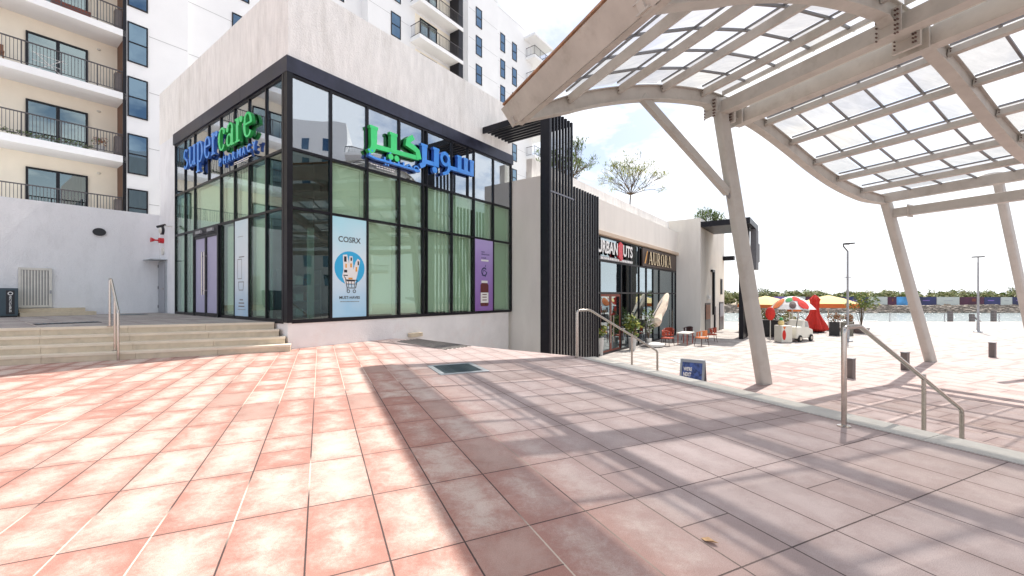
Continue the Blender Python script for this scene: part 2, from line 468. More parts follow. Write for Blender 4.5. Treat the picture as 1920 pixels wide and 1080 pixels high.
def water_mat():
    m, t, out = new_mat('sea')
    p = nd(t, 'ShaderNodeBsdfPrincipled')
    p.inputs['Base Color'].default_value = (0.16, 0.20, 0.19, 1)
    p.inputs['Roughness'].default_value = 0.22
    geo = nd(t, 'ShaderNodeNewGeometry')
    mp = nd(t, 'ShaderNodeMapping'); mp.inputs['Scale'].default_value = (0.5, 1.2, 1)
    t.links.new(geo.outputs['Position'], mp.inputs[0])
    b = nd(t, 'ShaderNodeBump'); b.inputs['Strength'].default_value = 1.0; b.inputs['Distance'].default_value = 0.4
    t.links.new(noise_n(t, mp.outputs[0], 1.6, 5), b.inputs['Height'])
    t.links.new(b.outputs[0], p.inputs['Normal'])
    t.links.new(p.outputs[0], out.inputs[0])
    MATS['sea'] = m


water_mat()

# ------------------------------------------------------------------ mesh builder


def tag(o, label=None, cat=None, group=None, kind=None):
    if label: o['label'] = label
    if cat: o['category'] = cat
    if group: o['group'] = group
    if kind: o['kind'] = kind
    return o


def origin(o):
    v = Vector((0, 0, 0))
    while o is not None:
        v = v + o.location
        o = o.parent
    return v


class MB:
    def __init__(s, F=FW):
        s.v = []; s.f = []; s.mi = []; s.F = F; s.cur = 0

    def add(s, vs, fs):
        n = len(s.v)
        s.v += [Vector(x) for x in vs]
        for f in fs:
            s.f.append(tuple(i + n for i in f)); s.mi.append(s.cur)
        return s

    def box(s, a0, a1, b0, b1, c0, c1):
        F = s.F
        vs = [F(a, b, c) for c in (c0, c1) for b in (b0, b1) for a in (a0, a1)]
        return s.add(vs, [(0, 2, 3, 1), (4, 5, 7, 6), (0, 1, 5, 4), (2, 6, 7, 3), (0, 4, 6, 2), (1, 3, 7, 5)])

    def prism(s, pts, c0, c1):
        """pts = world xy Vectors or frame pairs"""
        F = s.F
        n = len(pts)
        vs = [F(p[0], p[1], c0) for p in pts] + [F(p[0], p[1], c1) for p in pts]
        fs = [tuple(range(n - 1, -1, -1)), tuple(range(n, 2 * n))]
        fs += [(i, (i + 1) % n, n + (i + 1) % n, n + i) for i in range(n)]
        return s.add(vs, fs)

    def plate(s, pts, b0, b1):
        """polygon in the (a, c) plane of the frame, extruded from b0 to b1"""
        F = s.F
        n = len(pts)
        vs = [F(p[0], b0, p[1]) for p in pts] + [F(p[0], b1, p[1]) for p in pts]
        fs = [tuple(range(n)), tuple(range(2 * n - 1, n - 1, -1))]
        fs += [(n + i, n + (i + 1) % n, (i + 1) % n, i) for i in range(n)]
        return s.add(vs, fs)

    def beam(s, A, B, w, h, up=Vector((0, 0, 1)), shape=None, w2=None, h2=None):
        """box section bar from A to B (world); w sideways, h along up"""
        A = Vector(A); B = Vector(B)
        d = (B - A).normalized()
        side = d.cross(up)
        if side.length < 1e-4: side = d.cross(Vector((1, 0, 0)))
        side.normalize()
        u = side.cross(d).normalized()
        w2 = w if w2 is None else w2; h2 = h if h2 is None else h2
        vs = []
        for P, ww, hh in ((A, w, h), (B, w2, h2)):
            for sx, sy in ((-1, -1), (1, -1), (1, 1), (-1, 1)):
                vs.append(P + side * sx * ww / 2 + u * sy * hh / 2)
        return s.add(vs, [(3, 2, 1, 0), (4, 5, 6, 7), (0, 1, 5, 4), (1, 2, 6, 5), (2, 3, 7, 6), (3, 0, 4, 7)])

    def ibeam(s, A, B, w, h, tf, up=Vector((0, 0, 1))):
        """I section: two flanges and a web"""
        A = Vector(A); B = Vector(B)
        d = (B - A).normalized()
        side = d.cross(up).normalized(); u = side.cross(d).normalized()
        s.beam(A + u * (h / 2 - tf / 2), B + u * (h / 2 - tf / 2), w, tf, up)
        s.beam(A - u * (h / 2 - tf / 2), B - u * (h / 2 - tf / 2), w, tf, up)
        s.beam(A, B, tf, h - 2 * tf - 0.002, up)
        return s

    def tube(s, pts, r, n=10, cap=True):
        pts = [Vector(p) for p in pts]
        rs = r if isinstance(r, (list, tuple)) else [r] * len(pts)
        rings = []
        prev = None
        for i, P in enumerate(pts):
            if i == 0: d = pts[1] - pts[0]
            elif i == len(pts) - 1: d = pts[-1] - pts[-2]
            else: d = (pts[i + 1] - P).normalized() + (P - pts[i - 1]).normalized()
            d.normalize()
            if prev is None:
                x = d.cross(Vector((0, 0, 1)))
                if x.length < 0.05: x = d.cross(Vector((1, 0, 0)))
            else:
                x = prev - d * prev.dot(d)
            x.normalize(); prev = x
            y = d.cross(x)
            rings.append([P + (x * math.cos(2 * math.pi * k / n) + y * math.sin(2 * math.pi * k / n)) * rs[i] for k in range(n)])
        vs = [v for r_ in rings for v in r_]
        fs = []
        for i in range(len(pts) - 1):
            for k in range(n):
                a = i * n + k; b = i * n + (k + 1) % n
                fs.append((a, b, b + n, a + n))
        if cap:
            fs.append(tuple(range(n - 1, -1, -1)))
            fs.append(tuple((len(pts) - 1) * n + k for k in range(n)))
        return s.add(vs, fs)

    def lathe(s, P, prof, n=16):
        P = Vector(P)
        vs = []; fs = []
        for r, z in prof:
            for k in range(n):
                a = 2 * math.pi * k / n
                vs.append(P + Vector((r * math.cos(a), r * math.sin(a), z)))
        for i in range(len(prof) - 1):
            for k in range(n):
                a = i * n + k; b = i * n + (k + 1) % n
                fs.append((a, b, b + n, a + n))
        fs.append(tuple(range(n - 1, -1, -1)))
        fs.append(tuple((len(prof) - 1) * n + k for k in range(n)))
        return s.add(vs, fs)

    def ball(s, P, r, n=8, sq=(1, 1, 1)):
        P = Vector(P)
        prof = []
        m = max(4, n // 2)
        vs = [P + Vector((0, 0, -r * sq[2]))]
        for i in range(1, m):
            a = math.pi * i / m
            for k in range(n):
                b = 2 * math.pi * k / n
                vs.append(P + Vector((r * math.sin(a) * math.cos(b) * sq[0], r * math.sin(a) * math.sin(b) * sq[1], -r * math.cos(a) * sq[2])))
        vs.append(P + Vector((0, 0, r * sq[2])))
        fs = []
        for k in range(n):
            fs.append((0, 1 + (k + 1) % n, 1 + k))
        for i in range(m - 2):
            for k in range(n):
                a = 1 + i * n + k; b = 1 + i * n + (k + 1) % n
                fs.append((a, b, b + n, a + n))
        base = 1 + (m - 2) * n
        for k in range(n):
            fs.append((base + k, base + (k + 1) % n, len(vs) - 1))
        return s.add(vs, fs)

    def build(s, name, mat, parent=None, smooth=False, bevel=0.0):
        me = bpy.data.meshes.new(name)
        o = bpy.data.objects.new(name, me)
        og = origin(parent) if parent else Vector((0, 0, 0))
        me.from_pydata([tuple(v - og) for v in s.v], [], s.f)
        mats = mat if isinstance(mat, (list, tuple)) else [mat]
        for m in mats: me.materials.append(MATS[m])
        if len(mats) > 1:
            me.polygons.foreach_set('material_index', s.mi)
        if smooth:
            me.polygons.foreach_set('use_smooth', [True] * len(me.polygons))
            me.set_sharp_from_angle(angle=R(40))
        me.update()
        col.objects.link(o)
        if parent: o.parent = parent
        if bevel:
            b = o.modifiers.new('bevel', 'BEVEL'); b.width = bevel; b.segments = 2; b.limit_method = 'ANGLE'
            b.harden_normals = False
        return o


def empty(name, loc, label=None, cat=None, group=None, kind=None, rz=0):
    o = bpy.data.objects.new(name, None)
    o.empty_display_size = 0.3
    o.location = loc; o.rotation_euler = (0, 0, rz)
    col.objects.link(o)
    return tag(o, label, cat, group, kind)


def copy_tree(o, parent=None):
    c = o.copy(); col.objects.link(c)
    if parent: c.parent = parent
    for ch in list(o.children): copy_tree(ch, c)
    return c


_text_cache = {}


def text_pts(body, offset=0.0, spacing=1.0):
    key = (body, offset, spacing)
    if key not in _text_cache:
        cu = bpy.data.curves.new('text', 'FONT')
        cu.body = body; cu.offset = offset; cu.space_character = spacing
        cu.resolution_u = 3
        ob = bpy.data.objects.new('text', cu)
        col.objects.link(ob)
        bpy.context.view_layer.update()
        dg = bpy.context.evaluated_depsgraph_get()
        me = bpy.data.meshes.new_from_object(ob.evaluated_get(dg))
        vs = [v.co.copy() for v in me.vertices]
        fs = [tuple(p.vertices) for p in me.polygons]
        bpy.data.objects.remove(ob); bpy.data.curves.remove(cu); bpy.data.meshes.remove(me)
        _text_cache[key] = (vs, fs)
    return _text_cache[key]


def text_mb(body, place, width, height, depth=0.0, dirn=None, offset=0.0, spacing=1.0, shear=0.0):
    """flat text mapped by place(x, y); scaled to exactly width x height; depth extrudes along dirn"""
    vs, fs = text_pts(body, offset, spacing)
    mb = MB()
    if not vs: return mb
    x0 = min(v.x for v in vs); x1 = max(v.x for v in vs)
    y0 = min(v.y for v in vs); y1 = max(v.y for v in vs)
    P = [place((v.x - x0) / (x1 - x0) * width + shear * (v.y - y0), (v.y - y0) / (y1 - y0) * height) for v in vs]
    if not depth:
        return mb.add(P, fs)
    B = [p - dirn * depth for p in P]
    n = len(P)
    ed = {}
    for f in fs:
        for i in range(len(f)):
            a, b = f[i], f[(i + 1) % len(f)]
            if (b, a) in ed: del ed[(b, a)]
            else: ed[(a, b)] = 1
    F = list(fs)
    mb.add(P + B, F)
    mb.cur = 1 if depth else 0
    mb.f += [(a, a + n, b + n, b) for a, b in ed]
    mb.mi += [1] * len(ed)
    return mb


# ================================================================== GROUND
kerb_in, kerb_out = 5.45, 5.85
up = MB()
poly = [FU(3.5, -0.012), FU(3.45, -7.5), FV(kerb_in, 8.15), FV(kerb_in, -16), FV(-42, -16), FV(-42, 12.165), FV(-0.69, 12.165), FU(0.1, -0.012)]
poly.reverse()
up.prism([(p.x, p.y) for p in poly], LOW - 0.2, 0.0)
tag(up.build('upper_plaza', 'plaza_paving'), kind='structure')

k = MB(FV)
n_k = 12
for i in range(n_k):
    q0 = -16 + i * (24.15 / n_k); q1 = q0 + 24.15 / n_k - 0.006
    k.box(kerb_in + 0.001, kerb_out, q0, q1, -0.35, 0.008)
tag(k.build('kerb', 'kerb_stone'), kind='structure')
st = MB(FV)
for i in range(8):
    st.box(kerb_out + 0.002 + 0.30 * i, kerb_out + 0.30 * (i + 1), -16, 8.2, LOW - 0.2, -0.15 * (i + 1))
st.box(kerb_out + 2.402, kerb_out + 3.2, -16, 8.2, LOW - 0.2, -1.2)
for i in range(4):
    st.box(kerb_out + 3.202 + 0.3 * i, kerb_out + 3.2 + 0.30 * (i + 1), -16, 8.2, LOW - 0.2, -1.2 - 0.15 * (i + 1))
tag(st.build('plaza_steps', 'kerb_stone'), kind='structure')

lo = MB(FW)
lo.box(-90, 150, -60, 53.6, LOW - 1.2, LOW)
tag(lo.build('lower_plaza', 'lower_paving'), kind='structure')
pk = MB(FV)
pk.box(8.8, 120, -40, 13.8, LOW + 0.002, LOW + 0.006)
tag(pk.build('pink_pavement', 'lower_pink'), kind='structure')
# long pale bands set in the lower plaza
bd = MB(FW)
bd.box(14, 150, 44.2, 44.7, LOW + 0.002, LOW + 0.005)
bd.box(14, 150, 50.5, 50.9, LOW + 0.002, LOW + 0.005)
tag(bd.build('paving_band', 'kerb_stone'), kind='structure')

wt_ = MB(); wt_.box(-700, 900, 53.61, 128, LOW - 6, LOW - 1.75)
tag(wt_.build('water', 'sea'), kind='structure')
fb = MB()
fb.box(-800, 1100, 128, 900, LOW - 6, -1.75)
tag(fb.build('far_bank', 'sand'), kind='structure')

# podium floor
pf = MB()
poly = [FV(-22.8, 13.36), FV(-1.16, 13.36), FU(-0.01, 0.80), FU(-0.01, 11.3)]
pf.prism([(p.x, p.y) for p in poly], -0.1, POD)
tag(pf.build('podium_floor', 'podium_paving'), kind='structure')

# steps on the left
stc = empty('staircase', FV(-8, 12.2, 0), 'four beige stone steps in front of the pharmacy podium', 'staircase')
ends = [-0.69, -0.84, -1.0, -1.14]
for i in range(4):
    s_ = MB(FV)
    q0 = 12.16 + 0.33 * i
    x = ends[i]
    while x > -42:
        L_ = 1.55
        s_.box(max(x - L_, -42), x - 0.006, q0 + 0.012, q0 + 0.36 if i < 3 else q0 + 0.209, 0.175 * i - (0.02 if i == 0 else 0), 0.175 * (i + 1) - 0.052)
        x -= L_
    s_.cur = 1
    x = ends[i] + 0.01
    while x > -42:
        s_.box(max(x - 1.55, -42), x - 0.005, q0, q0 + 0.342 if i < 3 else q0 + 0.209, 0.175 * (i + 1) - 0.05, 0.175 * (i + 1) + (0.003 if i == 3 else 0))
        x -= 1.55
    s_.build('step', ['step_stone', 'step_tread'], stc)

# ================================================================== PHARMACY BUILDING
SILL, T1, T2, GT, FT, RT = 0.73, 3.80, 5.38, 7.39, 7.82, 10.0
ph = empty('pharmacy_building', FU(5, 5, 0), 'white rendered corner building with two glazed fronts and dark fascia', 'building')
b = MB(FU)
b.box(0, 10, 0.0, 0.25, FT, RT); b.box(0, 0.25, 0.252, 11.3, FT, RT)       # parapet walls
b.box(9.75, 10, 0.252, 11.3, LOW, RT); b.box(0.252, 9.748, 11.05, 11.3, LOW, RT)
b.box(0.252, 9.748, 0.252, 11.048, FT + 0.3, FT + 0.6)
b.build('wall', 'white_render', ph)
b = MB(FU); b.box(0, 0.25, 9.27, 11.298, LOW, FT - 0.002)
b.build('wall', 'white_render_cool', ph)
b = MB(FU)
b.box(0.0, 9.748, 0.0, 0.3, LOW, SILL - 0.03); b.box(0.0, 0.25, 0.302, 9.268, LOW, SILL - 0.03)
b.build('plinth', 'plinth_render', ph)
b = MB(FU)
b.box(-0.06, 10.04, -0.06, 0.3, GT, FT - 0.004)
b.box(-0.06, 0.3, 0.302, 9.3, GT, FT - 0.004)
b.build('fascia', 'navy_fascia', ph)
for t_ in (2.55, 5.6, 8.3):
    b = MB(FU); b.box(t_, t_ + 0.012, -0.0625, -0.0602, GT, FT - 0.004); b.build('fascia_seam', 'ink_black', ph)
for w_ in (2.9, 6.1):
    b = MB(FU); b.box(-0.0625, -0.0602, w_, w_ + 0.012, GT, FT - 0.004); b.build('fascia_seam', 'ink_black', ph)
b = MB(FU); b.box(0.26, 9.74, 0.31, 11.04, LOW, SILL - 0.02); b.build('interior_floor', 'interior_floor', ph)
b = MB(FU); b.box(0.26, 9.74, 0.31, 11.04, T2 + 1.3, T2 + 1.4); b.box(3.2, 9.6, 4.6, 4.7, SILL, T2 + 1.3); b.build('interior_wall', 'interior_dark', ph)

fm = [0.0, 1.21, 2.42, 3.65, 4.79, 6.14, 7.41, 8.66, 9.94]
lm = [0.0, 1.28, 2.41, 3.47, 4.59, 7.05, 8.08, 9.21]
fr = MB(FU)
for t in fm[1:]:
    wd = 0.035
    if abs(t - 4.79) < 0.01:
        for tt in (4.70, 4.88): fr.box(tt - 0.03, tt + 0.03, -0.03, 0.1, SILL - 0.02, GT - 0.003)
    else:
        fr.box(t - wd, t + wd, -0.03, 0.1, SILL - 0.02, GT - 0.003)
fr.box(7.02, 7.06, -0.045, 0.08, T2, GT - 0.004)
for z, h in ((SILL, 0.05), (T1, 0.035), (T2, 0.035), (GT - 0.04, 0.034)):
    fr.box(0.10, 9.93, -0.024, 0.09, z - h, z + h)
fr.build('window_frame', 'dark_frame', ph)
fr = MB(FU)
fr.box(-0.05, 0.10, -0.052, 0.12, SILL - 0.02, GT - 0.002)                   # corner post
fr.box(-0.052, 0.10, 0.14, 0.25, SILL - 0.02, GT - 0.002)
for w in lm[1:]:
    z0 = SILL - 0.02
    fr.box(-0.02, 0.1, w - 0.028, w + 0.028, z0, GT - 0.003)
fr.box(-0.018, 0.08, 3.44 + 2.2, 3.44 + 2.26, T2, GT - 0.004)
for z, h in ((SILL, 0.06), (T1, 0.035), (T2, 0.035), (GT - 0.04, 0.034)):
    if z == SILL:
        fr.box(-0.014, 0.09, 0.25, 4.56, z - h, z + h); fr.box(-0.014, 0.09, 7.09, 9.24, z - h, z + h)
    else:
        fr.box(-0.014, 0.09, 0.25, 9.24, z - h, z + h)
fr.build('window_frame', 'dark_frame', ph)

rows = [(SILL + 0.05, T1 - 0.035), (T1 + 0.035, T2 - 0.035), (T2 + 0.035, GT - 0.074)]
for i in range(8):
    for j, (z0, z1) in enumerate(rows):
        p = MB(FU); a0, a1 = fm[i] + 0.036, fm[i + 1] - 0.036
        if i == 0: a0 = 0.101
        p.box(a0, a1, 0.02, 0.035, z0, z1)
        p.build('window_pane', 'glass_upper' if j == 2 else ('glass_clear' if i == 0 else 'glass_shop'), ph)
        if j == 2:
            q = MB(FU); q.box(a0, a1, 0.16, 0.2, z0, z1); q.build('spandrel_panel', 'spandrel', ph)
        elif i > 0:
            q = MB(FU)
            q.box(a0 + 0.03, a1 - 0.14, 0.17, 0.19, z0 + 0.04, z1 - 0.05)
            q.cur = 1
            q.box(a1 - 0.13, a1 - 0.01, 0.14, 0.2, z0, z1 - 0.01)
            q.box(a0, a1 - 0.135, 0.13, 0.165, z1 - 0.045, z1)
            q.build('window_blind', ['blind_green' if i > 4 else 'blind_pale', 'blind_pale'], ph)
for i in range(7):
    for j, (z0, z1) in enumerate(rows):
        if i == 4 and j == 0: continue
        b0, b1 = lm[i] + 0.036, lm[i + 1] - 0.036
        if i == 0: b0 = 0.251
        p = MB(FU); p.box(0.02, 0.035, b0, b1, z0, z1)
        p.build('window_pane', 'glass_upper' if j == 2 else ('glass_clear' if i == 0 else 'glass_shop'), ph)
        if j == 2:
            q = MB(FU); q.box(0.16, 0.2, b0, b1, z0, z1); q.build('spandrel_panel', 'spandrel', ph)
        elif i > 0:
            q = MB(FU)
            q.box(0.17, 0.19, b0 + 0.14, b1 - 0.03, z0 + 0.04, z1 - 0.05)
            q.box(0.14, 0.2, b0, b0 + 0.13, z0, z1)
            q.build('window_blind', 'blind_pale', ph)
# entrance: two glass leaves with long pull handles
dz0, dz1 = POD + 0.01, T1 - 0.25
fr = MB(FU)
fr.box(-0.07, 0.1, 4.63, 4.71, POD, T1 - 0.036); fr.box(-0.07, 0.1, 6.93, 7.01, POD, T1 - 0.036)
fr.box(-0.068, 0.1, 4.712, 6.928, dz1, T1 - 0.036)
fr.build('door_frame', 'dark_frame', ph)
for (b0, b1, hs) in ((4.72, 5.81, 5.71), (5.83, 6.92, 5.93)):
    d = MB(FU)
    d.box(-0.05, 0.02, b0, b0 + 0.07, dz0, dz1 - 0.01); d.box(-0.05, 0.02, b1 - 0.07, b1, dz0, dz1 - 0.01)
    d.box(-0.05, 0.02, b0 + 0.071, b1 - 0.071, dz0, dz0 + 0.12); d.box(-0.05, 0.02, b0 + 0.071, b1 - 0.071, dz1 - 0.1, dz1 - 0.01)
    door = d.build('door', 'dark_frame', ph)
    g = MB(FU); g.box(-0.02, -0.005, b0 + 0.072, b1 - 0.072, dz0 + 0.121, dz1 - 0.101); g.build('door_pane', 'lilac_film', door)
    h = MB(); h.tube([FU(-0.12, hs, POD + 0.75), FU(-0.12, hs, POD + 2.25)], 0.022, 8)
    for zz in (POD + 0.9, POD + 2.1): h.tube([FU(-0.12, hs, zz), FU(-0.03, hs, zz)], 0.012, 6)
    h.build('door_handle', 'stainless', door, smooth=True)
m_ = MB(FU)
for b0 in (4.95, 6.05): m_.box(-0.13, -0.071, b0, b0 + 0.5, T1 - 0.19, T1 - 0.09)
m_.build('door_closer', 'rail_steel', ph)
# things seen inside the corner bay
sh = empty('display_shelf', FU(0.9, 1.6, SILL), 'dark display shelf with small boxes behind the corner window', 'shelf')
s_ = MB(FU)
for zz in (0.0, 0.5, 1.0): s_.box(0.5, 1.7, 1.4, 1.8, SILL + zz, SILL + zz + 0.04)
for tt in (0.5, 1.66): s_.box(tt, tt + 0.04, 1.4, 1.8, SILL + 0.041, SILL + 1.5)
s_.build('rack', 'rail_steel', sh)
for k_ in range(9):
    s_ = MB(FU); t0 = 0.56 + (k_ % 3) * 0.36; z0 = SILL + 0.042 + (k_ // 3) * 0.5
    s_.box(t0, t0 + 0.22, 1.45, 1.7, z0, z0 + 0.2 + 0.06 * (k_ % 2)); s_.build('box', ['leaf_yellow', 'sign_white', 'orange_cloth'][k_ % 3], sh)
bd_ = MB(FU)
bd_.prism([(0.95, 0.75), (1.12, 0.75), (1.12, 0.85), (0.95, 0.85)], SILL, SILL + 2.7)
tag(bd_.build('display_column', 'cream_wall'), 'pale upright panel standing inside the corner window', 'display panel')

# ---------------------------------------------------------- english sign on the left glass front
def arc_pts(cx, cz, rx, rz, a0, a1, thick, thin, n=16):
    o_, i_ = [], []
    for k_ in range(n + 1):
        a = R(a0 + (a1 - a0) * k_ / n)
        w = thin + (thick - thin) * abs(math.cos(a)) ** 1.4
        o_.append((cx + rx * math.cos(a), cz + rz * math.sin(a)))
        i_.append((cx + (rx - w) * math.cos(a), cz + (rz - min(w, thin * 1.5 if abs(math.sin(a)) > .8 else w)) * math.sin(a)))
    return o_, i_


def glyph(mb, ch, ox, sc, put, T=0.2, t_=0.075):
    """serif letter drawn as stroke polygons in a unit x-height box; returns advance"""
    def quadstrip(a, b):
        for k_ in range(len(a) - 1):
            poly = [a[k_], a[k_ + 1], b[k_ + 1], b[k_]]
            put(mb, [(ox + x * sc, z * sc) for x, z in poly])
    def rect(x0, x1, z0, z1): put(mb, [(ox + x0 * sc, z0 * sc), (ox + x1 * sc, z0 * sc), (ox + x1 * sc, z1 * sc), (ox + x0 * sc, z1 * sc)])
    def disc(x, z, r):
        put(mb, [(ox + (x + r * math.cos(2 * math.pi * k_ / 10)) * sc, (z + r * math.sin(2 * math.pi * k_ / 10)) * sc) for k_ in range(10)])
    if ch == 'p':
        rect(0.10, 0.10 + T, -0.45, 1.0); rect(0, 0.42, -0.45, -0.37); rect(0, 0.1, 0.92, 1.0)
        quadstrip(*arc_pts(0.42, 0.49, 0.34, 0.51, -125, 125, T, t_)); return 0.84
    if ch == 'u':
        rect(0.1, 0.1 + T, 0.3, 1.0); rect(0, 0.1, 0.92, 1.0); rect(0.62, 0.62 + T, 0.0, 1.0); rect(0.52, 0.62, 0.92, 1.0); rect(0.82, 0.92, 0, 0.08)
        quadstrip(*arc_pts(0.37, 0.3, 0.27, 0.32, 180, 345, T * 0.9, t_ * 1.4)); return 0.97
    if ch == 'e':
        quadstrip(*arc_pts(0.4, 0.49, 0.37, 0.51, 5, 320, T, t_)); rect(0.2, 0.75, 0.5, 0.58); return 0.8
    if ch == 'c':
        quadstrip(*arc_pts(0.4, 0.49, 0.37, 0.51, 45, 318, T, t_)); disc(0.6, 0.78, 0.12); return 0.76
    if ch == 'r':
        rect(0.1, 0.1 + T, 0, 1.0); rect(0, 0.42, 0, 0.08); rect(0, 0.1, 0.92, 1.0)
        quadstrip(*arc_pts(0.46, 0.62, 0.22, 0.38, 60, 170, t_ * 1.6, t_ * 1.6)); disc(0.56, 0.86, 0.13); return 0.68
    if ch == 'a':
        quadstrip(*arc_pts(0.33, 0.28, 0.29, 0.28, 0, 360, T * 0.85, t_)); rect(0.5, 0.5 + T, 0.0, 0.72)
        quadstrip(*arc_pts(0.4, 0.7, 0.3, 0.30, 0, 160, T * 0.7, t_)); disc(0.18, 0.74, 0.11); rect(0.7, 0.8, 0, 0.08); return 0.84
    if ch == 's':
        quadstrip(*arc_pts(0.33, 0.74, 0.27, 0.26, 30, 275, T * 0.85, t_ * 1.3)); quadstrip(*arc_pts(0.33, 0.26, 0.29, 0.26, 95, -150, T * 0.85, t_ * 1.3)); return 0.66
    return 0.5


sg = empty('shop_sign', FU(-0.16, 5, 6.2), 'raised blue and green supercare PHARMACY letters on the left glass front', 'shop sign')
W0, W1 = 7.85, 1.85      # left end, right end along the left front
adv = {'s': .66, 'u': .97, 'p': .84, 'e': .8, 'r': .68, 'c': .76, 'a': .84}
tot = sum(adv[c] + 0.02 for c in 'supercare')
sc_x = (W0 - W1) / tot
XH = 0.74


def base_z(w): return 6.12


x = 0
layer = [0]
for i, ch in enumerate('supercare'):
    def put(mb, pts):
        layer[0] = (layer[0] + 1) % 7
        e_ = layer[0] * 0.0012
        n = len(pts)
        fr_ = [FU(-0.125 - e_, W0 - X, base_z(W0 - X) + Z / sc_x * XH) for X, Z in pts]
        bk = [FU(-0.035, W0 - X, base_z(W0 - X) + Z / sc_x * XH) for X, Z in pts]
        mb.cur = 0; mb.add(fr_ + bk, [tuple(range(n))])
        mb.f += [(len(mb.v) - 2 * n + a, len(mb.v) - n + a, len(mb.v) - n + (a + 1) % n, len(mb.v) - 2 * n + (a + 1) % n) for a in range(n)]
        mb.mi += [1] * n
    mb = MB()
    a = glyph(mb, ch, x, sc_x, put)
    cname = 'blue' if i < 5 else 'green'
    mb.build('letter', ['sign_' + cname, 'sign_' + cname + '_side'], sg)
    x += (a + 0.02) * sc_x
nw = FU(-1, 0) - FU(0, 0)
x = 4.45
for ch, w_ in zip('PHARMACY', (0.3, 0.34, 0.34, 0.33, 0.4, 0.34, 0.34, 0.34)):
    mb = text_mb(ch, lambda X, Z, x=x: FU(-0.11, x - X, 5.66 + Z), w_ * 0.72, 0.25, 0.07, nw, 0.04)
    mb.build('letter', ['sign_blue', 'sign_blue_side'], sg)
    x -= 0.36
mb = MB(FU); mb.box(-0.06, -0.052, 2.1, 3.35, 5.56, 5.585); mb.box(-0.06, -0.052, 2.3, 3.35, 5.51, 5.53); mb.build('licence_text', 'sign_white', sg)

# ---------------------------------------------------------- arabic sign on the front
sa_ = empty('shop_sign', FU(5, -0.16, 6.2), 'raised green and blue Arabic letters on the front glass', 'shop sign')


def stroke(mb, pts, w, w_end=None, depth=0.14, lift=0.0):
    """thick stroke polygon in the front plane, mitred, extruded"""
    n = len(pts)
    L_, R_ = [], []
    for i, (x_, z_) in enumerate(pts):
        a = pts[max(i - 1, 0)]; c_ = pts[min(i + 1, n - 1)]
        dx, dz = c_[0] - a[0], c_[1] - a[1]
        l = math.hypot(dx, dz)
        nx, nz = -dz / l, dx / l
        ww = (w if w_end is None else w + (w_end - w) * i / (n - 1)) / 2
        L_.append((x_ + nx * ww, z_ + nz * ww)); R_.append((x_ - nx * ww, z_ - nz * ww))
    for i in range(n - 1):
        q = [R_[i], R_[i + 1], L_[i + 1], L_[i]]
        y0 = -0.17 - lift - 0.0013 * (i % 3)
        fr_ = [FU(X, y0, Z) for X, Z in q]; bk = [FU(X, y0 + depth, Z) for X, Z in q]
        mb.cur = 0; mb.add(fr_ + bk, [(0, 1, 2, 3)])
        o_ = len(mb.v) - 8
        mb.f += [(o_ + 4 + a, o_ + 4 + (a + 1) % 4, o_ + (a + 1) % 4, o_ + a) for a in range(4)]
        mb.mi += [1] * 4


def dotm(mb, x_, z_, r, lift=0.0):
    n = 14
    pts = [(x_ + r * math.cos(2 * math.pi * k_ / n), z_ + r * math.sin(2 * math.pi * k_ / n)) for k_ in range(n)]
    fr_ = [FU(X, -0.18 - lift, Z) for X, Z in pts]; bk = [FU(X, -0.05, Z) for X, Z in pts]
    o_ = len(mb.v)
    mb.cur = 0; mb.add(fr_ + bk, [tuple(range(n))])
    mb.f += [(o_ + n + a, o_ + n + (a + 1) % n, o_ + (a + 1) % n, o_ + a) for a in range(n)]; mb.mi += [1] * n


def arab(cname, fn):
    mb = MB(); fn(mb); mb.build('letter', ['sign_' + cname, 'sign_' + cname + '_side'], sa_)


def a1(mb):
    stroke(mb, [(2.55, 6.72), (2.55, 6.15), (2.50, 5.98), (2.36, 5.88)], 0.24, 0.16); stroke(mb, [(2.40, 6.69), (2.70, 6.69)], 0.09, lift=0.004)
def a2(mb):
    stroke(mb, [(2.55, 6.11), (4.36, 6.20)], 0.15, lift=0.002); stroke(mb, [(3.30, 6.72), (3.30, 6.12)], 0.24, lift=0.006); stroke(mb, [(3.14, 6.70), (3.44, 6.70)], 0.09, lift=0.009)
    dotm(mb, 3.18, 5.94, 0.1); dotm(mb, 3.42, 5.94, 0.1)
def a3(mb):
    stroke(mb, [(4.12, 6.86), (3.88, 6.66), (3.82, 6.56), (4.12, 6.50), (4.30, 6.42), (4.36, 6.16)], 0.17, 0.22, lift=0.011)
def a4(mb):
    stroke(mb, [(4.62, 6.74), (4.62, 6.2), (4.58, 6.04), (4.42, 5.94)], 0.24, 0.16, lift=0.002); stroke(mb, [(4.46, 6.72), (4.76, 6.72)], 0.09, lift=0.008)
def a5(mb):
    stroke(mb, [(4.62, 6.16), (5.30, 6.18)], 0.15, lift=0.004); stroke(mb, [(5.18, 6.76), (5.18, 6.12)], 0.24, lift=0.008); stroke(mb, [(5.02, 6.74), (5.32, 6.74)], 0.09, lift=0.012)
    dotm(mb, 5.10, 5.97, 0.12)
def a6(mb):
    stroke(mb, [(5.63 + 0.19 * math.cos(R(a)), 6.50 + 0.21 * math.sin(R(a))) for a in range(-60, 301, 30)], 0.13, lift=0.002)
    stroke(mb, [(5.80, 6.42), (5.84, 6.2), (5.74, 6.02), (5.50, 5.92)], 0.18, 0.10, lift=0.007)
def a7(mb):
    stroke(mb, [(5.80, 6.24), (7.18, 6.27)], 0.15, lift=0.0105)
    for k_, xx in enumerate((6.38, 6.74, 7.09)):
        stroke(mb, [(xx, 6.80), (xx, 6.22)], 0.21, lift=0.014); stroke(mb, [(xx - 0.13, 6.78), (xx + 0.12, 6.78)], 0.08, lift=0.018)
for f_ in (a1, a2, a3): arab('green', f_)
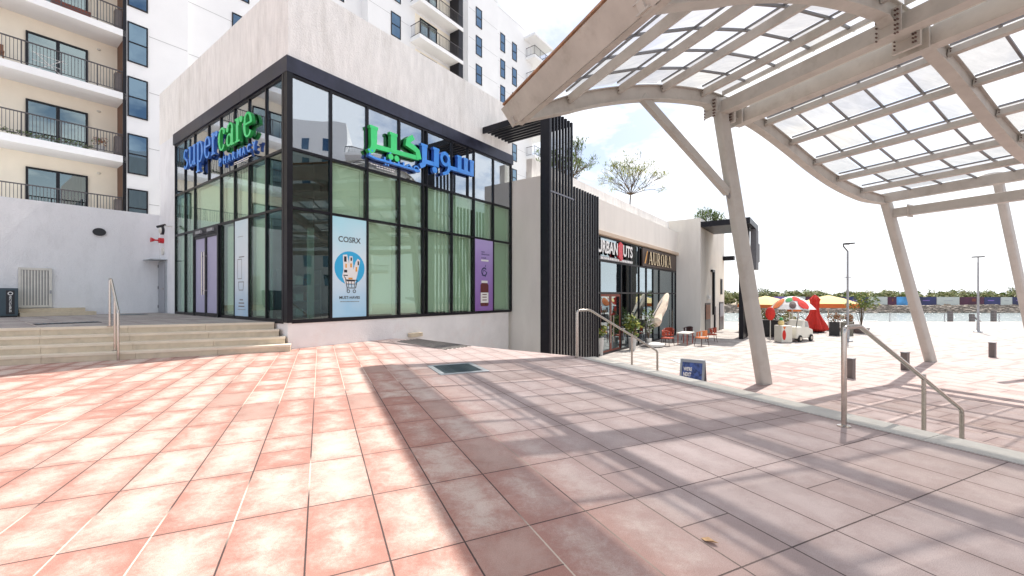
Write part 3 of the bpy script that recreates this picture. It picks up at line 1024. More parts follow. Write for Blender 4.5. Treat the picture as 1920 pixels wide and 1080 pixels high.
for f_ in (a4, a5, a6, a7): arab('blue', f_)


def a8(mb):      # small word below
    stroke(mb, [(2.42, 5.86), (2.36, 5.78), (2.60, 5.74), (4.42, 5.76)], 0.07, lift=0.004)
    for xx, hh in ((2.95, 0.12), (3.16, 0.32), (3.50, 0.12), (3.70, 0.14)): stroke(mb, [(xx, 5.75), (xx, 5.75 + hh)], 0.07, lift=0.008)
    stroke(mb, [(4.25 + 0.11 * math.cos(R(a)), 5.80 + 0.09 * math.sin(R(a))) for a in range(0, 361, 30)], 0.05, lift=0.012)
    stroke(mb, [(3.80, 5.77), (3.92, 5.87), (4.06, 5.77)], 0.05, lift=0.014)
    for xx in (2.36, 2.48, 2.98, 3.08): dotm(mb, xx, 5.94 if xx < 2.6 else 5.64, 0.03)
arab('blue', a8)
mb = MB(FU)
for zz, t0, t1 in ((5.56, 2.50, 3.42), (5.50, 2.72, 3.42)):
    x_ = t0
    while x_ < t1:
        l_ = random.uniform(0.06, 0.12); mb.box(x_, min(x_ + l_, t1), -0.056, -0.052, zz, zz + 0.028); x_ += l_ + 0.02
mb.build('licence_text', 'sign_white', sa_)

# ---------------------------------------------------------- posters on the glass
def flat_poly(mb, F, pts, d):
    mb.add([F(x_, d, z_) for x_, z_ in pts], [tuple(range(len(pts)))])


def circ(cx, cz, r, n=28, rz=None):
    rz = rz or r
    return [(cx + r * math.cos(2 * math.pi * k_ / n), cz + rz * math.sin(2 * math.pi * k_ / n)) for k_ in range(n)]


def grad_poster(name, c0, c1, c2):
    """printed paper with a soft colour change of its own"""
    m, t, out = new_mat(name)
    p = nd(t, 'ShaderNodeBsdfPrincipled'); p.inputs['Roughness'].default_value = 0.35
    geo = nd(t, 'ShaderNodeNewGeometry'); sp = nd(t, 'ShaderNodeSeparateXYZ')
    t.links.new(geo.outputs['Position'], sp.inputs[0])
    f = math_n(t, 'DIVIDE', math_n(t, 'SUBTRACT', sp.outputs[2], SILL), T1 - SILL)
    f2 = math_n(t, 'ADD', f, math_n(t, 'MULTIPLY_ADD', noise_n(t, geo.outputs['Position'], 1.0, 2), 0.5, -0.25))
    c = ramp_n(t, f2, [(0.0, c0), (0.5, c1), (1.0, c2)])
    t.links.new(c, p.inputs['Base Color']); t.links.new(p.outputs[0], out.inputs[0])
    MATS[name] = m


grad_poster('print_blue', (0.36, 0.64, 0.84), (0.74, 0.84, 0.90), (0.42, 0.78, 0.88))
grad_poster('print_pale', (0.42, 0.60, 0.76), (0.74, 0.80, 0.84), (0.60, 0.75, 0.80))
grad_poster('print_lilac', (0.26, 0.12, 0.42), (0.34, 0.22, 0.56), (0.46, 0.38, 0.70))

po = empty('poster', FU(1.8, -0.02, 2), 'tall pale blue COSRX poster with cyan disc and shopping cart drawing', 'poster', 'window posters')
mb = MB(FU); mb.box(1.25, 2.38, -0.012, -0.002, SILL + 0.06, T1 - 0.045); mb.build('sheet', 'print_blue', po)
def FRp(a, b_, c_): return FU(a, b_, c_)
tm = text_mb('COSRX', lambda X, Z: FU(1.44 + X, -0.016, 3.02 + Z), 0.74, 0.17, offset=0.012); tm.build('lettering', 'ink_black', po)
tm = text_mb('MUST-HAVES', lambda X, Z: FU(1.47 + X, -0.016, 1.33 + Z), 0.68, 0.085, offset=0.02); tm.build('lettering', 'ink_black', po)
mb = MB(); 
x_ = 1.5
while x_ < 2.1:
    l_ = random.uniform(0.03, 0.07); flat_poly(mb, FU, [(x_, 1.24), (x_ + l_, 1.24), (x_ + l_, 1.262), (x_, 1.262)], -0.016); x_ += l_ + 0.015
mb.build('small_print', 'grey_alu', po)
mb = MB(); flat_poly(mb, FU, circ(1.815, 2.26, 0.50, 40), -0.014); mb.build('disc', 'poster_cyan', po)
# white hand-like bunch of bottles in a cart
mb = MB()
flat_poly(mb, FU, [(1.66, 1.78), (1.98, 1.78), (2.06, 2.05), (2.16, 2.5), (2.08, 2.56), (2.0, 2.45), (1.93, 2.22), (1.90, 2.62), (1.80, 2.62), (1.78, 2.4), (1.72, 2.66), (1.58, 2.64), (1.60, 2.2), (1.56, 2.0)], -0.0165)
mb.build('drawing', 'sign_white', po)
mb = MB()
for (x0, x1, z0, z1) in ((1.62, 1.70, 2.44, 2.60), (1.83, 1.88, 2.48, 2.58), (2.07, 2.12, 2.36, 2.48), (1.62, 1.72, 2.12, 2.2), (1.70, 1.98, 1.86, 1.90), (1.60, 1.74, 2.02, 2.05)):
    flat_poly(mb, FU, [(x0, z0), (x1, z0), (x1, z1), (x0, z1)], -0.019)
def line(mb, pts, w, d, F=FU):
    for (xa, za), (xb, zb) in zip(pts, pts[1:]):
        l = math.hypot(xb - xa, zb - za); nx, nz = -(zb - za) / l * w / 2, (xb - xa) / l * w / 2
        flat_poly(mb, F, [(xa - nx, za - nz), (xb - nx, zb - nz), (xb + nx, zb + nz), (xa + nx, za + nz)], d)
line(mb, [(1.62, 2.0), (1.66, 1.96), (1.72, 1.66), (2.0, 1.66), (2.06, 1.9), (1.66, 1.9)], 0.022, -0.021)
for xx in (1.76, 1.86, 1.96): line(mb, [(xx, 1.88), (xx + 0.01, 1.68)], 0.016, -0.0195)
line(mb, [(1.69, 1.78), (2.03, 1.78)], 0.016, -0.0205)
for cx in (1.76, 1.96): line(mb, circ(cx, 1.56, 0.045, 12) + [circ(cx, 1.56, 0.045, 12)[0]], 0.02, -0.0195)
line(mb, [(1.72, 1.66), (1.72, 1.56)], 0.018, -0.0196)
mb.build('drawing', 'ink_black', po)
mb = MB()
for (x0, x1, z0, z1) in ((1.66, 1.71, 2.26, 2.38), (2.0, 2.06, 2.16, 2.30), (1.76, 1.90, 1.92, 1.97), (1.82, 1.88, 2.28, 2.40)):
    flat_poly(mb, FU, [(x0, z0), (x1, z0), (x1, z1), (x0, z1)], -0.018)
mb.build('drawing', 'label_orange', po)

po = empty('poster', FU(8.0, -0.02, 2), 'narrow purple poster with a brown jar near the right end of the glass', 'poster', 'window posters')
mb = MB(FU); mb.box(7.45, 8.62, -0.012, -0.002, SILL + 0.06, T1 - 0.045); mb.build('sheet', 'print_lilac', po)
mb = MB(); flat_poly(mb, FU, [(7.84, 2.86), (8.32, 2.86), (8.32, 2.93), (7.84, 2.93)], -0.016); mb.build('lettering', 'sign_white', po)
for s_t, z_, w_, h_ in (('NEW', 3.22, 0.22, 0.055), ('SENSATION', 3.12, 0.52, 0.06), ('HAIR', 2.97, 0.32, 0.06)):
    text_mb(s_t, lambda X, Z, z_=z_: FU(7.86 + X, -0.016, z_ + Z), w_, h_, offset=0.02).build('lettering', 'hoard_navy', po)
mb = MB(); c_ = circ(8.04, 2.42, 0.16, 18); line(mb, c_[2:] + [c_[0]], 0.06, -0.016); line(mb, [(7.9, 2.25), (8.0, 2.5), (8.2, 2.4), (8.1, 2.2)], 0.03, -0.018)
line(mb, [(8.1, 2.62), (8.14, 2.72)], 0.03, -0.018); mb.build('drawing', 'hoard_navy', po)
mb = MB(); flat_poly(mb, FU, [(7.80, 1.02), (7.86, 0.98), (8.26, 0.98), (8.32, 1.02), (8.32, 1.86), (8.24, 1.95), (7.88, 1.95), (7.80, 1.86)], -0.016); mb.build('jar', 'jar_brown', po)
mb = MB(); flat_poly(mb, FU, [(7.86, 1.952), (8.26, 1.952), (8.26, 2.05), (7.86, 2.05)], -0.016); mb.build('jar_lid', 'sign_white', po); mb = MB(); flat_poly(mb, FU, [(7.81, 1.12), (8.31, 1.12), (8.31, 1.55), (7.81, 1.55)], -0.018); mb.build('label', 'sign_white', po)
mb = MB()
for z_ in (1.22, 1.34, 1.45): flat_poly(mb, FU, [(7.92, z_), (8.2, z_), (8.2, z_ + 0.035), (7.92, z_ + 0.035)], -0.02)
mb.build('small_print', 'jar_brown', po)


def FL(a, d, z): return FU(d, a, z)
po = empty('poster', FU(-0.02, 3, 2), 'white and pale blue poster with a line drawing beside the entrance', 'poster', 'window posters')
mb = MB(FU); mb.box(-0.012, -0.002, 2.46, 3.42, SILL + 0.07, T1 - 0.045); mb.build('sheet', 'print_pale', po)
mb = MB()
line(mb, [(3.2, 2.55), (3.2, 1.95), (2.9, 1.95), (2.9, 2.55), (3.2, 2.55)], 0.02, -0.016, FL)
line(mb, [(3.15, 1.85), (2.75, 1.85), (2.8, 1.6), (3.1, 1.6), (3.15, 1.85)], 0.022, -0.016, FL)
line(mb, [(3.1, 2.62), (2.72, 2.62)], 0.03, -0.016, FL)
for z_, a0_, a1_ in ((1.3, 2.8, 3.05), (1.2, 2.72, 3.12), (1.1, 2.7, 3.14), (1.0, 2.62, 3.2), (3.25, 2.8, 3.2)):
    line(mb, [(a0_, z_), (a1_, z_)], 0.035 if z_ > 1.05 and z_ < 3 else 0.012, -0.016, FL)
mb.build('drawing', 'grey_alu', po)

# ================================================================== SLAT SCREEN
ss = empty('slat_screen', FU(10, -3.3, LOW), 'tall black vertical fin screen with a slatted top reaching over to the pharmacy wall', 'slat screen')
SW = -3.3
NT = 8
for i in range(NT):
    t = 7.98 + i * 0.235
    f = MB(FU)
    f.box(t, t + 0.085, SW - 0.0, SW + 0.075, LOW, 5.30)
    f.box(t, t + 0.085, SW - 0.0, SW + 0.075, 5.36, 8.42)
    f.build('fin', 'black_metal', ss)
    g = MB(FU); g.box(t + 0.001, t + 0.059, SW + 0.072, -0.05, 8.27, 8.42); g.build('top_slat', 'black_metal', ss)
for i in range(10):
    t = 9.86 + i * 0.245
    f = MB(FU); f.box(t, t + 0.085, SW, SW + 0.075, LOW, 5.88); f.build('fin', 'black_metal', ss)
f = MB(FU); f.box(7.98, 9.8, SW - 0.005, SW + 0.075, 5.302, 5.358)
f.build('rail', 'fin_edge', ss)
f = MB(FU); f.box(7.9, 7.975, SW - 0.01, SW + 0.4, LOW, 8.43); f.box(7.9, 7.975, SW + 0.402, -0.04, 8.18, 8.43); f.build('end_plate', 'black_metal', ss)

# ================================================================== CAFE BUILDING
CW = -1.6
cb = empty('cafe_building', FU(22, 0, LOW), 'low white building with a glazed cafe front beyond the black fins', 'building')
b = MB(FU)
b.box(10.01, 15.3, CW, 12, LOW, 6.65)
b.box(15.302, 31.4, CW, 12, 4.95, 6.70)
b.build('wall', 'cream_wall', cb)
b = MB(FU); b.box(10.3, 31.2, CW + 0.7, CW + 1.0, 6.72, 7.6); b.build('parapet', 'white_render', cb)
b = MB(FU); b.box(15.302, 31.4, CW + 0.02, 2, 4.78, 4.948); b.box(15.302, 31.4, CW - 0.05, CW + 0.018, 4.80, 5.0); b.build('soffit', 'soffit_beige', cb)
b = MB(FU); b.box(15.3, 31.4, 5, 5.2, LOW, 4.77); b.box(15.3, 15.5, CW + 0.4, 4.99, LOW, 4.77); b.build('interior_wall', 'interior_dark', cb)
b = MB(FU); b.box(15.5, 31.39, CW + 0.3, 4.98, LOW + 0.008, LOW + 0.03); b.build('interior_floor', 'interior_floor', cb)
cm = [15.55, 16.38, 19.41, 21.04, 22.57, 24.03, 25.48, 26.93, 30.44, 31.35]
g0 = CW + 0.22
fr = MB(FU)
for t in cm: fr.box(t - 0.05, t + 0.05, g0 - 0.06, g0 + 0.08, LOW, 4.778)
for z in (LOW + 0.05, 1.57, 3.38): fr.box(15.6, 31.3, g0 - 0.05, g0 + 0.07, z - 0.05, z + 0.05)
fr.box(15.6, 31.3, g0 - 0.055, g0 + 0.075, 4.70, 4.777)
fr.build('window_frame', 'dark_frame', cb)
for i in range(len(cm) - 1):
    for j, (z0, z1) in enumerate(((LOW + 0.1, 1.52), (1.62, 3.33), (3.43, 4.70))):
        if j == 0 and i == 1: continue
        p = MB(FU); p.box(cm[i] + 0.051, cm[i + 1] - 0.051, g0, g0 + 0.015, z0, z1); p.build('window_pane', 'glass_cafe', cb)
for (t0, t1) in ((16.45, 17.87), (17.9, 19.33)):
    d = MB(FU)
    d.box(t0, t0 + 0.1, g0 - 0.02, g0 + 0.05, LOW + 0.02, 1.5); d.box(t1 - 0.1, t1, g0 - 0.02, g0 + 0.05, LOW + 0.02, 1.5)
    d.box(t0 + 0.1, t1 - 0.1, g0 - 0.02, g0 + 0.05, 1.36, 1.5); d.box(t0 + 0.1, t1 - 0.1, g0 - 0.02, g0 + 0.05, LOW + 0.02, LOW + 0.2)
    door = d.build('door', 'wood_red', cb)
    p = MB(FU); p.box(t0 + 0.101, t1 - 0.101, g0 + 0.005, g0 + 0.02, LOW + 0.201, 1.359); p.build('door_pane', 'glass_cafe', door)
    hs = t1 - 0.2 if t0 < 17 else t0 + 0.2
    h = MB(); h.tube([FU(hs, g0 - 0.1, LOW + 0.6), FU(hs, g0 - 0.1, LOW + 2.2)], 0.025, 6); h.build('door_handle', 'stainless', door)
for t in (22.0, 24.6, 28.4):
    cu_ = MB(FU); cu_.box(t, t + 1.1, CW + 0.9, CW + 0.94, LOW + 0.04, 3.2); cu_.build('curtain', 'curtain', cb)
h = MB(); h.tube([FU(30.0, g0 - 0.12, LOW + 0.5), FU(30.0, g0 - 0.12, LOW + 2.2)], 0.04, 6); h.build('door_handle', 'stainless', cb)

sg2 = empty('shop_sign', FU(18, CW, 3.9), 'white URBANNUTS letters with a red nut over the cafe door', 'shop sign')
b = MB(FU); b.box(16.0, 20.9, CW + 0.02, CW + 0.1, 3.42, 3.62); b.build('backing_strip', 'grey_alu', sg2)
def urb(body, t0, w_):
    return text_mb(body, lambda X, Z: FU(t0 + X, CW - 0.06, 3.78 + Z), w_, 0.72, 0.08, -U2, 0.03)
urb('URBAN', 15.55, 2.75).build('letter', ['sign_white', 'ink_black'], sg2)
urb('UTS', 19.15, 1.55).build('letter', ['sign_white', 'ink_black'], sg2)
mb = MB()
stroke_pts = [(18.42, 3.72), (18.35, 4.3), (18.7, 4.62), (19.05, 4.5), (18.98, 4.1), (19.02, 3.62), (18.8, 3.5)]
flat = MB(); flat.add([FU(x_, CW - 0.09, z_) for x_, z_ in stroke_pts] + [FU(x_, CW + 0.02, z_) for x_, z_ in stroke_pts], [tuple(range(7))] + [(7 + a, 7 + (a + 1) % 7, (a + 1) % 7, a) for a in range(7)])
flat.build('nut_emblem', 'sign_red', sg2)
mb = MB(FU)
x_ = 16.1
while x_ < 20.8:
    l_ = random.uniform(0.12, 0.3); mb.box(x_, min(x_ + l_, 20.85), CW - 0.0, CW + 0.018, 3.46, 3.58); x_ += l_ + 0.07
mb.build('small_lettering', 'sign_white', sg2)
sg3 = empty('shop_sign', FU(26, CW, 4.1), 'gold AURORA letters on a dark brown board', 'shop sign')
b = MB(FU); b.box(22.9, 30.9, CW + 0.06, CW + 0.14, 3.44, 4.69); b.build('board', 'brown_board', sg3)
def serif_cap(ch):
    """capital drawn from thick and thin strokes in a 0.8 x 1 box"""
    q = []
    def bar(x0, z0, x1, z1, w): q.append([(x0 - w / 2, z0), (x0 + w / 2, z0), (x1 + w / 2, z1), (x1 - w / 2, z1)])
    def foot(x, z, w=0.26): q.append([(x - w / 2, z), (x + w / 2, z), (x + w / 2, z + 0.05), (x - w / 2, z + 0.05)])
    def bowl(cx, cz, rx, rz, a0, a1, th=0.17, tn=0.06):
        o_, i_ = arc_pts(cx, cz, rx, rz, a0, a1, th, tn, 18)
        for k_ in range(len(o_) - 1): q.append([o_[k_], o_[k_ + 1], i_[k_ + 1], i_[k_]])
    if ch == 'A': bar(0.1, 0, 0.38, 1, 0.07); bar(0.7, 0, 0.4, 1, 0.18); bar(0.4, 0.3, 0.4, 0.36, 0.4); foot(0.1, 0); foot(0.7, 0, 0.32)
    if ch == 'U': bar(0.16, 0.3, 0.16, 1, 0.17); bar(0.66, 0.3, 0.66, 1, 0.08); bowl(0.4, 0.32, 0.32, 0.33, 180, 360); foot(0.16, 0.95, 0.34); foot(0.66, 0.95)
    if ch == 'R': bar(0.18, 0, 0.18, 1, 0.17); bowl(0.34, 0.73, 0.32, 0.27, -90, 90); bar(0.3, 0.94, 0.3, 1.0, 0.3); bar(0.66, 0, 0.4, 0.48, 0.18); foot(0.18, 0, 0.34); foot(0.68, 0)
    if ch == 'O': bowl(0.4, 0.5, 0.38, 0.52, 0, 360)
    return q


x_ = 23.85
for ch in 'AURORA':
    mb = MB()
    for k_, q in enumerate(serif_cap(ch)):
        e_ = 0.002 * (k_ % 5)
        A = [FU(x_ + X * 0.98, CW - 0.05 - e_, 3.60 + Z * 0.9) for X, Z in q]; B = [FU(x_ + X * 0.98, CW + 0.03, 3.60 + Z * 0.9) for X, Z in q]
        mb.cur = 0; mb.add(A + B, [(0, 1, 2, 3)]); o_ = len(mb.v) - 8
        mb.f += [(o_ + 4 + a, o_ + 4 + (a + 1) % 4, o_ + (a + 1) % 4, o_ + a) for a in range(4)]; mb.mi += [1] * 4
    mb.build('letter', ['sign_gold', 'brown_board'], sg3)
    x_ += 0.90
mb = MB(); a_ = [(23.0, 3.62), (23.55, 4.5), (23.68, 4.5), (23.25, 3.62)]
mb.add([FU(x_, CW - 0.03, z_) for x_, z_ in a_], [(0, 1, 2, 3)]); mb.build('emblem', 'label_orange', sg3)

# block B: projecting end of the low building
TB0, WB = 31.4, -3.35
bb = empty('end_block', FU(36, 2, LOW), 'tall white end block with two narrow doors beside the cafe front', 'building')
b = MB(FU); b.box(TB0 + 0.002, 41.6, WB, 10, LOW, 7.76); b.build('wall', 'cream_wall', bb)
for (t0, t1, mt) in ((33.0, 35.0, 'wood_door'), (39.0, 41.0, 'door_grey')):
    d = MB(FU); d.box(t0, t1, WB - 0.05, WB - 0.002, LOW, 0.75); dd = d.build('door', 'dark_frame', bb)
    d = MB(FU); d.box(t0 + 0.15, t1 - 0.15, WB - 0.08, WB - 0.052, LOW + 1.3, 0.6); d.build('door_panel', mt, dd)
d = MB(FU); d.box(35.9, 36.15, WB - 0.2, WB - 0.003, LOW + 1.6, 3.5); d.box(35.2, 36.15, WB - 0.2, WB - 0.003, 3.502, 3.7); d.build('downpipe', 'black_metal', bb)
d = MB(FU); d.box(39.6, 40.1, WB - 0.12, WB - 0.003, 1.5, 3.0); d.box(36.6, 36.9, WB - 0.12, WB - 0.003, LOW + 0.4, 0.4); d.build('wall_box', 'black_metal', bb)
d = MB(FU); d.box(34.0, 34.6, WB - 0.15, WB - 0.003, 1.1, 1.4); d.build('wall_light', 'sign_white', bb)

po2 = empty('portal_screen', FU(33, -5, LOW), 'black metal portal with fins behind the nearest slanted column', 'slat screen')
f = MB(FU); f.box(31.45, 36.5, -6.9, WB - 0.01, 7.0, 7.45); f.build('roof_slab', 'black_metal', po2)
f = MB(FU); f.box(31.0, 32.2, -6.5, -6.2, LOW, 6.99); f.build('post', 'black_metal', po2)
for i in range(6):
    t = 32.3 + i * 0.42
    f = MB(FU); f.box(t, t + 0.12, -6.5, -6.1, LOW, 6.98); f.build('fin', 'black_metal', po2)
f = MB(FU); f.box(32.22, 34.7, -6.09, -6.02, LOW + 0.1, 6.9); f.build('backing', 'brown_board', po2)
for i in range(6):
    t = 34.9 + i * 0.42
    f = MB(FU); f.box(t, t + 0.16, -6.95, -6.5, 4.3 if i > 3 else 3.6, 6.98 if i < 4 else 5.9); f.build('fin', 'grey_alu', po2)
f = MB(FU); f.box(40.8, 41.5, WB - 1.0, WB - 0.01, 4.9, 5.3); f.build('bracket', 'black_metal', po2)

# ================================================================== PODIUM WALL + ITEMS
bw = empty('podium_wall', FU(-20, 11.5, POD), 'long white rendered podium wall below the apartment balconies', 'wall')
b = MB(FU); b.box(-60, -0.005, 11.302, 17.0, POD - 0.8, 4.85); b.build('wall_face', 'white_render_cool', bw)
d = MB(); P0 = FU(-1.86, 11.30, 3.91)
ring = []
for k_ in range(20):
    a = 2 * math.pi * k_ / 20; ring.append(P0 + U1 * (0.19 * math.cos(a)) + Vector((0, 0, 0.15 * math.sin(a))))
ring2 = [p - U2 * 0.07 for p in ring]
d.add(ring + ring2, [tuple(range(39, 19, -1))] + [(k_, (k_ + 1) % 20, 20 + (k_ + 1) % 20, 20 + k_) for k_ in range(20)])
tag(d.build('wall_spout', 'ink_black', smooth=False), 'black oval water spout on the white podium wall', 'spout')

gt_ = empty('louvre_gate', FU(-3.5, 11.2, 1.0), 'small white slatted metal gate in the podium wall', 'gate')
b = MB(FU)
b.box(-3.92, -3.86, 11.2, 11.26, 1.0, 2.42); b.box(-3.2, -3.12, 11.2, 11.26, 1.0, 2.42)
b.box(-3.858, -3.202, 11.2, 11.26, 2.34, 2.42); b.box(-3.858, -3.202, 11.2, 11.26, 1.0, 1.08)
b.build('gate_frame', 'gate_white', gt_)
b = MB(FU)
for k_ in range(9): b.box(-3.85 + k_ * 0.072, -3.85 + k_ * 0.072 + 0.045, 11.215, 11.235, 1.081, 2.339)
b.build('slats', 'gate_white', gt_)
b = MB(FU); b.box(-3.855, -3.205, 11.24, 11.25, 1.081, 2.339); b.build('backing', 'grey_alu', gt_)
h = MB(FU); h.box(-3.18, -3.13, 11.15, 11.199, 1.5, 1.62); h.build('handle', 'rail_steel', gt_)
b = empty('stone_step', FU(-3, 10.9, POD), 'two low beige stone steps under the slatted gate', 'step')
s_ = MB(FU); s_.box(-3.93, -2.05, 10.55, 11.29, POD + 0.001, POD + 0.13); s_.build('step', 'step_stone', b)
s_ = MB(FU); s_.box(-3.93, -2.3, 10.9, 11.292, POD + 0.131, POD + 0.27); s_.build('step', 'step_stone', b)

bn = empty('recycling_bin', FU(-4.3, 10.7, POD), 'dark teal recycling bin with black panel against the white wall', 'bin')
b = MB(FU); b.box(-4.85, -3.97, 10.45, 11.1, POD + 0.05, POD + 0.98); b.build('body', 'bin_teal', bn, bevel=0.015)
b = MB(FU); b.box(-4.83, -3.99, 10.47, 11.08, POD + 0.001, POD + 0.049); b.build('base', 'ink_black', bn)
b = MB(FU); b.box(-4.24, -4.05, 10.438, 10.449, POD + 0.1, POD + 0.9); pnl = b.build('panel', 'ink_black', bn)
mb = MB()
cc_ = circ(-4.145, POD + 0.80, 0.05, 14); line(mb, cc_ + [cc_[0]], 0.022, 10.434); mb.build('recycling_symbol', 'sign_white', pnl)
def vtext(X, Z): return FU(-4.17 + Z, 10.435, POD + 0.72 - X)
text_mb('RECYCLABLES', vtext, 0.55, 0.05, offset=0.02).build('lettering', 'sign_white', pnl)

dr = empty('service_door', FU(-0.05, 10.8, POD), 'plain grey metal service door left of the pharmacy glass', 'door')
b = MB(FU); b.box(-0.05, -0.002, 10.25, 11.24, POD, 2.86); b.build('frame', 'grate_frame', dr)
b = MB(FU); b.box(-0.075, -0.052, 10.33, 11.16, POD + 0.02, 2.78); lf = b.build('leaf', 'door_grey', dr)
b = MB(FU); b.box(-0.15, -0.077, 10.38, 10.52, POD + 0.98, POD + 1.02); b.build('handle', 'stainless', lf)
b = MB(FU)
for zz in (0.2, 1.0, 1.9): b.box(-0.09, -0.077, 11.12, 11.17, POD + zz, POD + zz + 0.12)
b.build('hinge', 'ink_black', lf)
b = MB(FU); b.box(-0.55, -0.002, 10.2, 11.28, 2.88, 2.91); b.build('hood', 'grate_frame', dr)
al = empty('fire_alarm', FU(-0.1, 10.9, 3.75), 'red fire alarm bell beside a grey service door', 'alarm')
b = MB(); b.tube([FU(-0.002, 10.75, 3.72), FU(-0.16, 10.75, 3.72)], 0.11, 14); b.build('bell', 'alarm_red', al, smooth=True)
b = MB(); b.tube([FU(-0.161, 10.75, 3.72), FU(-0.30, 10.75, 3.72)], 0.03, 8); b.tube([FU(-0.301, 10.75, 3.72), FU(-0.42, 10.75, 3.72)], [0.05, 0.1], 12); b.build('inlet', 'alarm_red', al, smooth=True)
wl_ = empty('wall_light', FU(-0.1, 10.8, 4.1), 'round cream bulkhead light above the red alarm', 'wall light')
b = MB(); b.tube([FU(-0.002, 10.75, 4.14), FU(-0.09, 10.75, 4.14)], 0.17, 18); b.build('rim', 'ink_black', wl_)
b = MB(); b.tube([FU(-0.091, 10.75, 4.14), FU(-0.14, 10.75, 4.14)], [0.14, 0.10], 18); b.build('lens', 'gate_white', wl_, smooth=True)
b = MB(); b.tube([FU(-0.002, 10.75, 3.28), FU(-0.05, 10.75, 3.28)], 0.15, 18)
tag(b.build('wall_vent', 'gate_white'), 'round white vent cover just above the grey service door', 'vent')
cmr = empty('security_camera', FU(-0.1, 9.5, 4.2), 'small dark security camera at the left end of the glass', 'camera')
b = MB(); b.tube([FU(-0.002, 9.6, 4.2), FU(-0.25, 9.6, 4.2)], 0.02, 6); b.build('arm', 'gate_white', cmr)
b = MB(); b.tube([FU(-0.22, 9.62, 4.24), FU(-0.42, 9.85, 4.16)], 0.05, 8); b.build('body', 'ink_black', cmr)

# ================================================================== HANDRAILS
def handrail(base, d, label, posts, top, fine=0.03, slope=None):
    """base: world point of first post; d: unit direction; posts: [(dist, base_z)], top: [(dist, z)]"""
    o = empty('handrail', base, label, 'handrail', 'stainless handrails by the steps')
    pts = [Vector((base.x, base.y, 0)) + d * s_ + Vector((0, 0, z_)) for s_, z_ in top]
    # round the bends
    path = [pts[0]]
    for i in range(1, len(pts) - 1):
        a = (pts[i - 1] - pts[i]); c_ = (pts[i + 1] - pts[i])
        r_ = min(0.07, a.length * 0.4, c_.length * 0.4)
        a.normalize(); c_.normalize()
        A, C_ = pts[i] + a * r_, pts[i] + c_ * r_
        for k_ in range(5):
            u = k_ / 4
            path.append(A * (1 - u) ** 2 + pts[i] * 2 * u * (1 - u) + C_ * u * u)
    path.append(pts[-1])
    m = MB(); m.tube(path, 0.026, 12); m.build('rail', 'stainless', o, smooth=True)
    for s_, z0, z1 in posts:
        P = Vector((base.x, base.y, 0)) + d * s_
        m = MB(); m.tube([P + Vector((0, 0, z0)), P + Vector((0, 0, z1))], 0.024, 12); pst = m.build('post', 'stainless', o, smooth=True)
        m = MB(); m.lathe(P + Vector((0, 0, z0)), [(0.055, 0), (0.055, 0.012), (0.03, 0.02)], 16); m.build('base_flange', 'stainless', pst, smooth=True)
    return o


NR = FV(5.25, 2.69)
handrail(NR, V1, 'stainless handrail nearest the camera, running down steps', [(1.75, -0.75, 0.44), ],
         [(0, 0.0), (0, 1.09), (0.30, 1.10), (2.79, -0.13), (2.79, -1.2)])
LR = FV(5.4, 8.2)
handrail(LR, V1, 'stainless handrail in front of the black fins', [(1.6, -0.8, 0.49)],
         [(0, 0.0), (0, 1.09), (0.35, 1.10), (2.42, 0.02), (2.42, -1.2)])
for o_, P_ in ((NR, NR), (LR, LR)):
    pass
for o in [x for x in bpy.data.objects if x.name.startswith('handrail')]:
    m = MB(); m.lathe(o.location, [(0.065, 0.001), (0.065, 0.012), (0.032, 0.022)], 18); m.build('base_flange', 'stainless', o, smooth=True)
# stair rail on the left: rises away from the camera along V2
SR = FV(-4.06, 12.08)
SD = (V1 * -0.42 + V2 * 0.88).normalized()
handrail(SR, SD, 'stainless handrail on the four beige steps', [(0.45, 0.175, 1.38), (1.2, POD, 1.80)],
         [(0, 0.0), (0, 1.06), (0.03, 1.10), (1.0, 1.82), (1.2, 1.83)])

# ================================================================== GRATES, SMALL GROUND THINGS
gr = empty('drain_grate', FV(2.45, 8.0, 0), 'dark iron grate in a pale frame, in the canopy shadow', 'drain grate', 'floor grates')
b = MB(FV)
b.box(1.98, 2.93, 7.42, 7.52, 0.002, 0.012); b.box(1.98, 2.93, 8.42, 8.52, 0.002, 0.012); b.box(1.98, 2.08, 7.521, 8.419, 0.002, 0.012); b.box(2.83, 2.93, 7.521, 8.419, 0.002, 0.012)
b.build('frame', 'grate_frame', gr)
b = MB(FV); b.box(2.081, 2.829, 7.522, 8.418, 0.001, 0.004)
b.cur = 1
for k_ in range(13): b.box(2.09 + k_ * 0.057, 2.09 + k_ * 0.057 + 0.022, 7.525, 8.415, 0.005, 0.011)
for k_ in range(15): b.box(2.085, 2.825, 7.54 + k_ * 0.06, 7.54 + k_ * 0.06 + 0.016, 0.0115, 0.014)
b.build('bars', ['ink_black', 'grate_iron'], gr)
gg = MB(FU)
lg = empty('drain_grate', FU(4, -1.5, 0), 'long patch of grey brown slats beside the white plinth', 'drain grate', 'floor grates')  # parallel dark slats over a pale backing
A_, B_, Cc, D_ = Vector((-3.6, 13.1, 0)), Vector((-1.76, 11.1, 0)), Vector((-1.1, 11.95, 0)), Vector((-3.1, 13.9, 0))
b = MB()
nb = 7
for k_ in range(nb):
    u0, u1_ = (k_ + 0.1) / nb, (k_ + 0.48) / nb
    a0_, a1_ = A_.lerp(D_, u0), A_.lerp(D_, u1_); b0_, b1_ = B_.lerp(Cc, u0), B_.lerp(Cc, u1_)
    z_ = Vector((0, 0, 0.016)); zb = Vector((0, 0, 0.002))
    b.add([a0_ + zb, b0_ + zb, b1_ + zb, a1_ + zb, a0_ + z_, b0_ + z_, b1_ + z_, a1_ + z_], [(3, 2, 1, 0), (4, 5, 6, 7), (0, 1, 5, 4), (1, 2, 6, 5), (2, 3, 7, 6), (3, 0, 4, 7)])
